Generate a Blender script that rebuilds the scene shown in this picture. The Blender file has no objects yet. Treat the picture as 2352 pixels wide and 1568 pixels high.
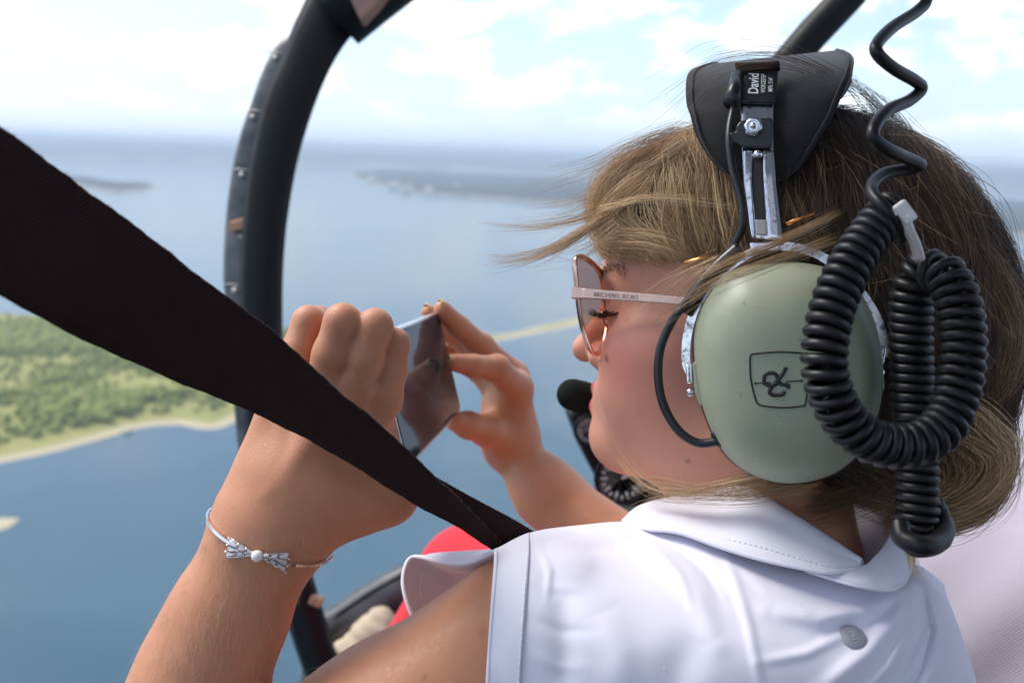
import bpy, bmesh, math, random
import numpy as np
from mathutils import Vector, Matrix
random.seed(7); rng = np.random.default_rng(7)
scene = bpy.context.scene
col = scene.collection
R = math.radians

# ------------------------------------------------------------------ camera
# measurements are taken on a 2352 x 1568 copy of the frame; FP = focal length in those pixels
FW, FH, FP = 2352.0, 1568.0, 2100.0
CX, CY = FW / 2, FH / 2
ALT = 150.0                                   # flying height above the lake
PITCH, ROLL = R(11.68), R(1.9)
r0 = np.array([1., 0, 0]); f0 = np.array([0, math.cos(PITCH), -math.sin(PITCH)]); u0 = np.array([0, math.sin(PITCH), math.cos(PITCH)])
RT = r0 * math.cos(ROLL) + u0 * math.sin(ROLL); UP = u0 * math.cos(ROLL) - r0 * math.sin(ROLL); FWD = f0
MC = np.stack([RT, UP, FWD], 0)               # rows: cabin axes (right, up, ahead) in the world
cam_d = bpy.data.cameras.new('camera'); cam = bpy.data.objects.new('camera', cam_d); col.objects.link(cam)
cam.matrix_world = Matrix(((RT[0], UP[0], -FWD[0], 0), (RT[1], UP[1], -FWD[1], 0), (RT[2], UP[2], -FWD[2], 0), (0, 0, 0, 1)))
cam_d.sensor_width = 36; cam_d.lens = FP / FW * 36
cam_d.clip_start = 0.02; cam_d.clip_end = 120000
cam_d.dof.use_dof = True; cam_d.dof.focus_distance = 0.465; cam_d.dof.aperture_fstop = 8.0
scene.camera = cam

# ------------------------------------------------------------------ sky, sun, exposure
SUN_EL, SUN_AZ = R(52), R(-66)                # azimuth clockwise from +Y (ahead): a hazy sun high on the open left side
world = bpy.data.worlds.new('World'); scene.world = world; world.use_nodes = True
def world_nodes():
    nt = world.node_tree; nt.nodes.clear(); L = nt.links.new
    def N(t, **k):
        n = nt.nodes.new(t)
        for a, b in k.items(): setattr(n, a, b)
        return n
    out = N('ShaderNodeOutputWorld'); bg = N('ShaderNodeBackground')
    sky = N('ShaderNodeTexSky', sky_type='NISHITA', sun_disc=False, sun_elevation=SUN_EL, sun_rotation=SUN_AZ, altitude=150, air_density=1.0, dust_density=1.2, ozone_density=1.2)
    tc = N('ShaderNodeTexCoord'); sep = N('ShaderNodeSeparateXYZ'); L(tc.outputs['Generated'], sep.inputs[0])
    def math_(op, a, b=None, clamp=False):
        m = N('ShaderNodeMath', operation=op, use_clamp=clamp)
        for i, v in enumerate((a, b)):
            if v is None: continue
            if isinstance(v, (int, float)): m.inputs[i].default_value = v
            else: L(v, m.inputs[i])
        return m.outputs[0]
    def noise(vec, scale, detail, rough, dist=0.0):
        n = N('ShaderNodeTexNoise'); n.inputs['Scale'].default_value = scale; n.inputs['Detail'].default_value = detail
        n.inputs['Roughness'].default_value = rough; n.inputs['Distortion'].default_value = dist; L(vec, n.inputs['Vector']); return n.outputs['Fac']
    mp = N('ShaderNodeMapping'); mp.inputs['Scale'].default_value = (1, 1, 2.0); mp.inputs['Location'].default_value = (3.1, 1.7, 0.35); L(tc.outputs['Generated'], mp.inputs[0])
    mp2 = N('ShaderNodeMapping'); mp2.inputs['Scale'].default_value = (1, 1, 2.0); mp2.inputs['Location'].default_value = (3.1, 1.7, 0.35 + 0.045); L(tc.outputs['Generated'], mp2.inputs[0])
    n1 = noise(mp.outputs[0], 9.0, 7.0, 0.56, 0.15); n2 = noise(mp2.outputs[0], 9.0, 7.0, 0.56, 0.15)
    big = noise(mp.outputs[0], 2.6, 2.0, 0.5)
    def ramp(v, a, b):
        r = N('ShaderNodeMapRange', interpolation_type='SMOOTHSTEP'); r.inputs['From Min'].default_value = a; r.inputs['From Max'].default_value = b; L(v, r.inputs['Value']); return r.outputs[0]
    el = ramp(sep.outputs['Z'], 0.015, 0.075)                     # cumulus stand above the haze line
    dens = math_('ADD', n1, math_('MULTIPLY', math_('SUBTRACT', big, 0.5), 0.45))
    mask = math_('MULTIPLY', ramp(dens, 0.472, 0.60), el)
    lit = ramp(math_('SUBTRACT', n1, n2), -0.10, 0.07)            # lit tops, greyer bases
    cc = N('ShaderNodeMix', data_type='RGBA'); cc.inputs['A'].default_value = (1.80, 1.98, 2.4, 1); cc.inputs['B'].default_value = (2.7, 2.68, 2.74, 1); L(lit, cc.inputs['Factor'])
    hz = N('ShaderNodeMix', data_type='RGBA'); hz.inputs['A'].default_value = (1.6, 2.02, 2.6, 1)       # whitish air low over the lake
    dim = N('ShaderNodeVectorMath', operation='SCALE'); dim.inputs['Scale'].default_value = 0.42; L(sky.outputs[0], dim.inputs[0]); L(dim.outputs[0], hz.inputs['B']); L(math_('ADD', ramp(sep.outputs['Z'], -0.02, 0.35), 0.25, True), hz.inputs['Factor'])
    mx = N('ShaderNodeMix', data_type='RGBA'); L(mask, mx.inputs['Factor']); L(hz.outputs['Result'], mx.inputs['A']); L(cc.outputs['Result'], mx.inputs['B'])
    L(mx.outputs['Result'], bg.inputs['Color']); bg.inputs['Strength'].default_value = 0.14
    L(bg.outputs[0], out.inputs[0])
world_nodes()
sd = bpy.data.lights.new('sun', 'SUN'); sd.energy = 1.0; sd.angle = R(32); sd.color = (1.0, 0.955, 0.88)
sun = bpy.data.objects.new('sun', sd); col.objects.link(sun)
to_sun = Vector((math.sin(SUN_AZ) * math.cos(SUN_EL), math.cos(SUN_AZ) * math.cos(SUN_EL), math.sin(SUN_EL)))
sun.rotation_euler = (-to_sun).to_track_quat('-Z', 'Y').to_euler()
vs = scene.view_settings; vs.view_transform = 'Standard'; vs.look = 'None'; vs.exposure = 1.92; vs.gamma = 1; vs.use_curve_mapping = False
scene.cycles.use_denoising = True
scene.cycles.max_bounces = 8; scene.cycles.diffuse_bounces = 4; scene.cycles.glossy_bounces = 4; scene.cycles.transmission_bounces = 6; scene.cycles.transparent_max_bounces = 12; scene.cycles.volume_bounces = 0
scene.cycles.sample_clamp_indirect = 6

# ------------------------------------------------------------------ cabin coordinates: x right, y up, z ahead (metres from the eye)
def P(px, py, z): return np.array([(px - CX) / FP * z, (CY - py) / FP * z, z])
def PP(lst): return np.array([P(*p) for p in lst])
def W(c): return np.asarray(c, float) @ MC                         # cabin -> world
def G(px, py, h=0.0):                                              # where a sight line meets the lake level + h
    d = np.array([(px - CX) / FP, (CY - py) / FP, 1.0]) @ MC
    return d * ((h - ALT) / d[2])
def rr(i):                                                         # colour 0-255 sRGB -> linear
    return tuple(((c / 255 + 0.055) / 1.055) ** 2.4 if c > 10.3 else c / 255 / 12.92 for c in i)

# ------------------------------------------------------------------ objects
ORI = {}
def tag(o, label=None, cat=None, group=None, kind=None):
    for k, v in (('label', label), ('category', cat), ('group', group), ('kind', kind)):
        if v: o[k] = v
    return o
def thing(name, label, cat, at=(0, 0, 0), group=None):
    o = bpy.data.objects.new(name, None); col.objects.link(o); w = W(at); o.location = w; o.empty_display_size = 0.02; ORI[o] = w
    return tag(o, label, cat, group)
def mesh_world(name, v, f, m, parent=None, smooth=True):
    v = np.asarray(v, float); o_ = ORI.get(parent, np.zeros(3))
    me = bpy.data.meshes.new(name)
    if isinstance(f, np.ndarray):
        n = f.shape[1]; me.vertices.add(len(v)); me.vertices.foreach_set('co', (v - o_).astype(np.float32).ravel())
        me.loops.add(f.size); me.loops.foreach_set('vertex_index', f.astype(np.int32).ravel())
        me.polygons.add(len(f)); me.polygons.foreach_set('loop_start', np.arange(0, f.size, n, dtype=np.int32))
        me.update(calc_edges=True)
    else:
        me.from_pydata([tuple(a) for a in (v - o_)], [], f); me.update()
    if smooth: me.polygons.foreach_set('use_smooth', np.ones(len(me.polygons), bool))
    ob = bpy.data.objects.new(name, me); col.objects.link(ob)
    if m: me.materials.append(m)
    if parent: ob.parent = parent
    ORI[ob] = o_
    return ob
def mesh(name, v, f, m, parent=None, smooth=True): return mesh_world(name, W(v), f, m, parent, smooth)
def bevel(o, w, seg=2, ang=35):
    b = o.modifiers.new('bevel', 'BEVEL'); b.width = w; b.segments = seg; b.limit_method = 'ANGLE'; b.angle_limit = R(ang); return o
def solid(o, t, off=0):
    s = o.modifiers.new('solid', 'SOLIDIFY'); s.thickness = t; s.offset = off; return o
def subsurf(o, n=1):
    s = o.modifiers.new('sub', 'SUBSURF'); s.levels = n; s.render_levels = n; return o

def nrm(a): a = np.asarray(a, float); return a / (np.linalg.norm(a, axis=-1, keepdims=True) + 1e-12)
def catmull(pts, n, closed=False):                                 # n samples per span through control points
    p = np.asarray(pts, float); k = len(p)
    if closed: q = np.vstack([p[-1:], p, p[:2]])
    else: q = np.vstack([2 * p[0] - p[1], p, 2 * p[-1] - p[-2]])
    out = []; t = np.linspace(0, 1, n, endpoint=False)[:, None]
    for i in range(k if closed else k - 1):
        a, b, c, d = q[i], q[i + 1], q[i + 2], q[i + 3]
        out.append(0.5 * ((2 * b) + (c - a) * t + (2 * a - 5 * b + 4 * c - d) * t * t + (3 * b - a - 3 * c + d) * t ** 3))
    out = np.vstack(out)
    return out if closed else np.vstack([out, p[-1:]])
def resample(p, n):
    d = np.concatenate([[0], np.cumsum(np.linalg.norm(np.diff(p, axis=0), axis=1))]); s = np.linspace(0, d[-1], n)
    return np.stack([np.interp(s, d, p[:, i]) for i in range(p.shape[1])], 1)
def net(ctrl, nu, nv):                                             # smooth sheet through rows of control points
    c = np.asarray(ctrl, float)
    rows = np.stack([catmull(r, nu) for r in c]); colm = np.stack([catmull(rows[:, j], nv) for j in range(rows.shape[1])], 1)
    return colm                                                    # (rows, cols, 3)
def sheet_faces(nr, nc, wrap=False):
    i, j = np.meshgrid(np.arange(nr - 1), np.arange(nc if wrap else nc - 1), indexing='ij'); j2 = (j + 1) % nc
    return np.stack([i * nc + j, i * nc + j2, (i + 1) * nc + j2, (i + 1) * nc + j], -1).reshape(-1, 4)
def frames(path, up=None):                                         # parallel transport frames
    t = nrm(np.gradient(path, axis=0)); n = np.zeros_like(t)
    a = np.array(up if up is not None else ([0, 1, 0] if abs(t[0][1]) < 0.9 else [1, 0, 0]), float)
    n[0] = nrm(a - t[0] * (a @ t[0]))
    for i in range(1, len(t)):
        v = n[i - 1] - t[i] * (n[i - 1] @ t[i]); n[i] = nrm(v)
    return t, n, np.cross(t, n)
def tube_vf(path, rad, seg=10, prof=None, up=None, caps=True):
    path = np.asarray(path, float); t, n, b = frames(path, up); rad = np.broadcast_to(np.asarray(rad, float), (len(path),))
    if prof is None:
        a = np.linspace(0, 2 * math.pi, seg, endpoint=False); prof = np.stack([np.cos(a), np.sin(a)], 1)
    prof = np.asarray(prof, float); k = len(prof)
    v = path[:, None] + rad[:, None, None] * (n[:, None] * prof[None, :, 0:1] + b[:, None] * prof[None, :, 1:2])
    f = [tuple(x) for x in sheet_faces(len(path), k, True)]
    if caps: f += [tuple(range(k))[::-1], tuple(range((len(path) - 1) * k, len(path) * k))]
    return v.reshape(-1, 3), f
def tube(name, path, rad, m, parent=None, seg=10, prof=None, up=None, smooth=True):
    v, f = tube_vf(path, rad, seg, prof, up); return mesh(name, v, f, m, parent, smooth)
def box_vf(c, ax, s):                                              # centre, 3 axes (rows), half sizes
    c = np.asarray(c, float); ax = nrm(ax); v = []
    for i in (-1, 1):
        for j in (-1, 1):
            for k in (-1, 1): v.append(c + ax[0] * s[0] * i + ax[1] * s[1] * j + ax[2] * s[2] * k)
    return np.array(v), [(0, 1, 3, 2), (4, 6, 7, 5), (0, 4, 5, 1), (2, 3, 7, 6), (0, 2, 6, 4), (1, 5, 7, 3)]
def prism_vf(poly, c, ax, d0, d1):                                 # 2D outline on plane axes ax[0],ax[1], pushed along ax[2]
    c = np.asarray(c, float); ax = nrm(ax); k = len(poly)
    v = [c + ax[0] * x + ax[1] * y + ax[2] * d for d in (d0, d1) for x, y in poly]
    f = [tuple(range(k))[::-1], tuple(range(k, 2 * k))] + [(i, (i + 1) % k, k + (i + 1) % k, k + i) for i in range(k)]
    return np.array(v), f
def lathe_vf(prof, c, ax, seg=24):                                 # profile (r, h), axis ax[2]
    c = np.asarray(c, float); ax = nrm(ax); v = []
    for r_, h in prof:
        for a in np.linspace(0, 2 * math.pi, seg, endpoint=False): v.append(c + ax[2] * h + r_ * (ax[0] * math.cos(a) + ax[1] * math.sin(a)))
    f = [tuple(x) for x in sheet_faces(len(prof), seg, True)] + [tuple(range(seg))[::-1], tuple(range((len(prof) - 1) * seg, len(prof) * seg))]
    return np.array(v), f
def join_vf(lst):
    V = []; F = []; o = 0
    for v, f in lst:
        V.append(np.asarray(v)); F += [tuple(int(i) + o for i in q) for q in f]; o += len(v)
    return np.vstack(V), F

# ------------------------------------------------------------------ materials
class NT:
    def __init__(s, name):
        s.m = bpy.data.materials.new(name); s.m.use_nodes = True; s.t = s.m.node_tree; s.b = s.t.nodes['Principled BSDF']; s.out = s.t.nodes['Material Output']
    def N(s, t, **k):
        n = s.t.nodes.new(t)
        for a, b in k.items(): setattr(n, a, b)
        return n
    def L(s, a, b): s.t.links.new(a, b)
    def set(s, **k):
        for a, b in k.items():
            i = s.b.inputs[a.replace('_', ' ')]
            if hasattr(b, 'is_linked') or isinstance(b, bpy.types.NodeSocket): s.L(b, i)
            else: i.default_value = (*b, 1) if i.type == 'RGBA' and len(b) == 3 else b
        return s
    def co(s, kind='Object', scale=(1, 1, 1), rot=(0, 0, 0)):
        tc = s.N('ShaderNodeTexCoord'); mp = s.N('ShaderNodeMapping'); mp.inputs['Scale'].default_value = scale; mp.inputs['Rotation'].default_value = rot
        s.L(tc.outputs[kind], mp.inputs[0]); return mp.outputs[0]
    def noise(s, sc, det=4, ro=0.55, vec=None, dist=0):
        n = s.N('ShaderNodeTexNoise'); n.inputs['Scale'].default_value = sc; n.inputs['Detail'].default_value = det; n.inputs['Roughness'].default_value = ro; n.inputs['Distortion'].default_value = dist
        s.L(vec if vec is not None else s.co(), n.inputs['Vector']); return n.outputs['Fac']
    def ramp(s, v, stops):
        r = s.N('ShaderNodeValToRGB'); e = r.color_ramp.elements
        while len(e) < len(stops): e.new(0.5)
        for q, (p, c) in zip(e, stops): q.position = p; q.color = (*c, 1) if len(c) == 3 else c
        s.L(v, r.inputs[0]); return r.outputs[0]
    def mr(s, v, a, b, c=0.0, d=1.0):
        r = s.N('ShaderNodeMapRange'); s.L(v, r.inputs[0])
        for i, x in zip(('From Min', 'From Max', 'To Min', 'To Max'), (a, b, c, d)): r.inputs[i].default_value = x
        return r.outputs[0]
    def mix(s, f, a, b, mode='MIX'):
        m = s.N('ShaderNodeMix', data_type='RGBA', blend_type=mode)
        for i, v in (('Factor', f), ('A', a), ('B', b)):
            if isinstance(v, bpy.types.NodeSocket): s.L(v, m.inputs[i])
            else: m.inputs[i].default_value = (*v, 1) if isinstance(v, tuple) and len(v) == 3 else v
        return m.outputs['Result']
    def math(s, op, a, b=0.0):
        m = s.N('ShaderNodeMath', operation=op)
        for i, v in enumerate((a, b)):
            if isinstance(v, bpy.types.NodeSocket): s.L(v, m.inputs[i])
            else: m.inputs[i].default_value = v
        return m.outputs[0]
    def bump(s, h, strength=0.3, dist=0.001, normal=None):
        b = s.N('ShaderNodeBump'); b.inputs['Strength'].default_value = strength; b.inputs['Distance'].default_value = dist; s.L(h, b.inputs['Height'])
        if normal is not None: s.L(normal, b.inputs['Normal'])
        s.L(b.outputs[0], s.b.inputs['Normal']); return b.outputs[0]
    def attr(s, name): n = s.N('ShaderNodeAttribute', attribute_name=name); return n
def simple(name, c, rough=0.5, metal=0.0, var=0.12, sc=60, bump=0.0, bd=0.0005, **k):
    s = NT(name); n = s.noise(sc, 5)
    d = tuple(x * (1 - var) for x in c); e = tuple(min(1, x * (1 + var)) for x in c)
    s.set(Base_Color=s.ramp(n, [(0.3, d), (0.7, e)]), Metallic=metal, Roughness=s.mr(n, 0.3, 0.7, max(0.02, rough * 0.85), min(1, rough * 1.15)), **k)
    if bump: s.bump(s.noise(sc * 6, 3), bump, bd)
    return s.m
# ------------------------------------------------------------------ lake and land
def water_mat():
    s = NT('lake_water'); geo = s.N('ShaderNodeTexCoord').outputs['Object']
    mp = s.N('ShaderNodeMapping'); mp.inputs['Scale'].default_value = (1, 1.6, 1); s.L(geo, mp.inputs[0])
    n = s.noise(0.9, 6, 0.6, mp.outputs[0]); n2 = s.noise(0.004, 4, 0.55, mp.outputs[0], 0.6)
    s.set(Base_Color=s.ramp(n2, [(0.35, (0.046, 0.098, 0.135)), (0.7, (0.064, 0.124, 0.164))]), Roughness=0.13, IOR=1.33, Specular_IOR_Level=0.5)
    s.bump(n, 0.035, 0.08); return s.m
WATER = water_mat()
def make_lake():
    ang = np.linspace(0, 2 * math.pi, 96, endpoint=False); rad = [0, 60, 200, 500, 1200, 3000, 8000, 20000, 45000]
    v = [(0, 0, -ALT)]; f = []
    for r_ in rad[1:]: v += [(r_ * math.cos(a), r_ * math.sin(a), -ALT) for a in ang]
    n = 96
    for j in range(n): f.append((0, 1 + j, 1 + (j + 1) % n))
    for i in range(len(rad) - 2):
        for j in range(n): a = 1 + i * n; f.append((a + j, a + n + j, a + n + (j + 1) % n, a + (j + 1) % n))
    tag(mesh_world('lake', v, f, WATER, None, False), kind='structure')
make_lake()
def inside(poly, x, y):
    p = np.asarray(poly, float); r_ = np.zeros(x.shape, bool); j = len(p) - 1
    for i in range(len(p)):
        c = ((p[i, 1] > y) != (p[j, 1] > y)) & (x < (p[j, 0] - p[i, 0]) * (y - p[i, 1]) / (p[j, 1] - p[i, 1] + 1e-9) + p[i, 0])
        r_ ^= c; j = i
    return r_
def edge_dist(poly, x, y):
    p = np.asarray(poly, float); d = np.full(x.shape, 1e9)
    for i in range(len(p)):
        a, b = p[i], p[(i + 1) % len(p)]; ab = b - a; t = np.clip(((x - a[0]) * ab[0] + (y - a[1]) * ab[1]) / (ab @ ab + 1e-9), 0, 1)
        d = np.minimum(d, np.hypot(x - a[0] - t * ab[0], y - a[1] - t * ab[1]))
    return d
def value_noise(x, y, seed=0):
    xi = np.floor(x).astype(np.int64); yi = np.floor(y).astype(np.int64); fx = x - xi; fy = y - yi; fx = fx * fx * (3 - 2 * fx); fy = fy * fy * (3 - 2 * fy)
    def h(a, b): q = np.sin(a * 127.1 + b * 311.7 + seed * 74.7) * 43758.5453; return q - np.floor(q)
    return (h(xi, yi) * (1 - fx) + h(xi + 1, yi) * fx) * (1 - fy) + (h(xi, yi + 1) * (1 - fx) + h(xi + 1, yi + 1) * fx) * fy
def fbm(x, y, o=4, seed=0):
    s = 0; a = 0.5
    for i in range(o): s = s + a * value_noise(x * 2 ** i, y * 2 ** i, seed + i); a *= 0.5
    return s
def land_mat(name, sand_w, cols):
    s = NT(name); n = s.noise(0.03, 5, 0.6); n2 = s.noise(0.2, 4, 0.6)
    shore = s.attr('shore').outputs['Fac']
    g = s.mix(n2, s.ramp(n, [(0.35, cols[0]), (0.6, cols[1])]), cols[2])
    s.set(Base_Color=s.mix(s.mr(shore, 0, 1), (0.50, 0.43, 0.29), g), Roughness=0.95, Specular_IOR_Level=0.1)
    return s.m
def land(name, px_poly, hmax, cell, mat, sand=12.0, canopy=0.0, csize=10.0):
    gp = np.array([G(*p)[:2] for p in catmull(np.array(px_poly, float), 6, True)])
    x0, y0 = gp.min(0); x1, y1 = gp.max(0)
    nx = int((x1 - x0) / cell) + 2; ny = int((y1 - y0) / cell) + 2
    X, Y = np.meshgrid(np.linspace(x0 - cell, x1 + cell, nx), np.linspace(y0 - cell, y1 + cell, ny), indexing='ij')
    ins = inside(gp, X, Y); d = edge_dist(gp, X, Y) * np.where(ins, 1, -1) + (fbm(X / (sand * 4), Y / (sand * 4), 3, 3) - 0.45) * sand
    h = np.clip(d / sand, -0.5, 1) * 1.2 + np.clip((d - sand) / (sand * 6), 0, 1) * hmax * (0.4 + fbm(X / (hmax * 25), Y / (hmax * 25), 3, 9))
    if canopy: h = h + np.clip((d - sand * 1.2) / sand, 0, 1) * canopy * (0.35 + 1.1 * fbm(X / csize, Y / csize, 3, 21))
    keep = (d > -cell * 1.5); idx = -np.ones(X.shape, int); idx[keep] = np.arange(keep.sum())
    v = np.stack([X[keep], Y[keep], h[keep] - ALT], 1)
    q = np.stack([idx[:-1, :-1], idx[1:, :-1], idx[1:, 1:], idx[:-1, 1:]], -1).reshape(-1, 4); q = q[(q >= 0).all(1)]
    o = mesh_world(name, v, q, mat); a = o.data.attributes.new('shore', 'FLOAT', 'POINT'); a.data.foreach_set('value', np.clip((d[keep] - sand * 0.55) / (sand * 0.5), 0, 1).astype(np.float32))
    tag(o, kind='structure'); return gp, d, X, Y, h
GR = land_mat('scrub_land', 12, [(0.18, 0.22, 0.05), (0.30, 0.31, 0.085), (0.36, 0.33, 0.14)])
FAR = land_mat('far_land', 30, [(0.016, 0.028, 0.030), (0.026, 0.038, 0.036), (0.045, 0.050, 0.045)])
near_poly = [(-700, 1190), (-300, 1125), (0, 1064), (150, 1032), (300, 990), (400, 977), (480, 985), (545, 968), (640, 915), (760, 850), (900, 806), (1030, 795), (1140, 783), (1240, 765), (1330, 745), (1450, 715), (1450, 700), (1320, 730), (1230, 750), (1140, 768), (1000, 775), (860, 772), (740, 752), (640, 756), (400, 735), (60, 722), (-300, 715), (-700, 735)]
gp, gd, gX, gY, gH = land('peninsula', near_poly, 5.0, 2.6, GR, 9.0)
land('sandbar', [(-400, 1240), (-60, 1216), (-10, 1210), (28, 1198), (10, 1192), (-40, 1196), (-400, 1215)], 0.2, 1.5, GR, 22.0)
yh = lambda x: 350 + 0.0332 * (x - 1176)
land('far_shore', [(x, yh(x) + d_) for x, d_ in ((-900, 44), (-300, 50), (0, 52), (300, 47), (820, 44), (1500, 42), (2300, 44), (3000, 46))] + [(x, yh(x) + 11) for x in (3000, 2300, 1500, 820, 300, -900)], 110, 150, FAR, 90.0, 30, 300)
land('wooded_point', [(800, 402), (870, 425), (950, 442), (1080, 452), (1300, 468), (1600, 490), (2100, 520), (2600, 560), (2600, 490), (2100, 460), (1600, 432), (1300, 415), (1080, 405), (900, 395)], 12, 22, FAR, 22.0, 14, 40)
land('wooded_island', [(-300, 400), (0, 408), (120, 420), (250, 440), (330, 436), (372, 430), (290, 424), (190, 410), (60, 396), (-300, 380)], 10, 18, FAR, 20.0, 12, 35)
def canopy_mat():
    s = NT('tree_canopy'); a = s.attr('tint').outputs['Fac']; n = s.noise(0.8, 3)
    c = s.ramp(a, [(0.0, (0.13, 0.175, 0.060)), (0.35, (0.21, 0.245, 0.065)), (0.7, (0.27, 0.30, 0.070)), (0.9, (0.36, 0.34, 0.11)), (1.0, (0.42, 0.31, 0.20))])
    s.set(Base_Color=s.mix(n, c, (0.20, 0.23, 0.06)), Roughness=0.9, Specular_IOR_Level=0.15); return s.m
def woods():
    bm = bmesh.new(); bmesh.ops.create_icosphere(bm, subdivisions=1, radius=1); bv = np.array([v.co[:] for v in bm.verts]); bf = np.array([[v.index for v in f.verts] for f in bm.faces]); bm.free()
    n = 15000; pick = np.argwhere(gd > 19); k = pick[rng.integers(0, len(pick), n)]
    x = gX[k[:, 0], k[:, 1]] + rng.normal(0, 2, n); y = gY[k[:, 0], k[:, 1]] + rng.normal(0, 2, n); z = gH[k[:, 0], k[:, 1]]
    dens = fbm(x / 45, y / 45, 3, 5); ok = rng.random(n) < np.clip((dens - 0.30) * 4.5, 0.10, 1); x, y, z, dens = x[ok], y[ok], z[ok], dens[ok]; n = len(x)
    r_ = rng.uniform(1.1, 3.3, n) * (0.75 + 0.5 * (dens > 0.5)); ht = r_ * rng.uniform(0.7, 1.25, n)
    jit = 1 + rng.normal(0, 0.20, (n, len(bv), 1)); V = bv[None] * jit * np.stack([r_, r_, ht], 1)[:, None]
    V = V + np.stack([x, y, z + ht * 0.7 - ALT], 1)[:, None]
    F = (bf[None] + np.arange(n)[:, None, None] * len(bv)).reshape(-1, 3)
    o = mesh_world('scrub_woodland', V.reshape(-1, 3), F, canopy_mat(), None, False); tag(o, 'sunlit green scrub woodland covering the near peninsula', 'woodland', kind='stuff')
    t = np.clip(0.25 + 0.55 * rng.random(n) + rng.normal(0, 0.12, n), 0, 1); a = o.data.attributes.new('tint', 'FLOAT', 'POINT'); a.data.foreach_set('value', np.repeat(t, len(bv)).astype(np.float32))
woods()
def far_town():                                                     # pale buildings that catch the light on the far point
    wm = simple('far_render', (0.75, 0.72, 0.68), 0.8)
    for i, (px, py) in enumerate([(855, 415), (905, 430), (935, 438), (960, 428), (1010, 432), (1050, 436), (1120, 440), (1180, 446), (985, 440), (1225, 448)]):
        g = G(px, py, 6); s_ = rng.uniform(14, 26); w_, d_, h_ = s_, s_ * 0.7, rng.uniform(6, 12)
        v, f = box_vf(g + np.array([0, 0, 4]), np.eye(3), (w_, d_, h_)); v2 = np.array([[-w_ - 1, -d_ - 1, h_], [w_ + 1, -d_ - 1, h_], [w_ + 1, d_ + 1, h_], [-w_ - 1, d_ + 1, h_], [-w_ * .6, 0, h_ * 1.5], [w_ * .6, 0, h_ * 1.5]]) + g + np.array([0, 0, 4])
        t = thing('lakeside_building', 'tiny pale building on the hazy wooded point across the lake', 'building', group='pale buildings on the far wooded point'); t.location = g; ORI[t] = g
        mesh_world('wall', v, f, wm, t, False); mesh_world('roof', v2, [(0, 1, 5, 4), (2, 3, 4, 5), (1, 2, 5), (3, 0, 4), (3, 2, 1, 0)], ROOFM, t, False)
ROOFM = simple('far_roof', (0.55, 0.42, 0.36), 0.8)
far_town()
def haze():
    v, f = box_vf((0, 0, 0), np.eye(3), (1, 1, 1)); S = 44500.0; top = 30.0; bot = -ALT - 1.0
    v = v * np.array([S, S, (top - bot) / 2]) + np.array([0, 0, (top + bot) / 2])
    m = bpy.data.materials.new('haze_air'); m.use_nodes = True; nt = m.node_tree; nt.nodes.clear(); o = nt.nodes.new('ShaderNodeOutputMaterial'); p = nt.nodes.new('ShaderNodeVolumePrincipled')
    p.inputs['Color'].default_value = (0.70, 0.84, 1.0, 1); p.inputs['Density'].default_value = 0.00023; p.inputs['Anisotropy'].default_value = 0.1; nt.links.new(p.outputs[0], o.inputs['Volume'])
    tag(mesh_world('haze', v, f, m, None, False), kind='stuff')
HAZE = True
if HAZE: haze()
# ------------------------------------------------------------------ organic shapes: distance fields meshed by surface nets
def smin(a, b, k): h = np.maximum(k - np.abs(a - b), 0) / k; return np.minimum(a, b) - h * h * k * 0.25
def smax(a, b, k): return -smin(-a, -b, k)
def s_cone(p, a, b, ra, rb):
    a = np.asarray(a, float); ab = np.asarray(b, float) - a; t = np.clip(((p - a) @ ab) / (ab @ ab + 1e-12), 0, 1)
    return np.linalg.norm(p - a - t[:, None] * ab, axis=1) - (ra + (rb - ra) * t)
def s_ell(p, c, r):
    q = p - np.asarray(c, float); r = np.asarray(r, float); k0 = np.linalg.norm(q / r, axis=1); k1 = np.linalg.norm(q / (r * r), axis=1)
    return k0 * (k0 - 1) / (k1 + 1e-9)
def s_ball(p, c, r): return np.linalg.norm(p - np.asarray(c, float), axis=1) - r
def chain(p, pts, k=0.004):                                          # pts: (point, radius)
    d = None
    for (a, ra), (b, rb) in zip(pts[:-1], pts[1:]):
        e = s_cone(p, a, b, ra, rb); d = e if d is None else smin(d, e, k)
    return d
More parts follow.
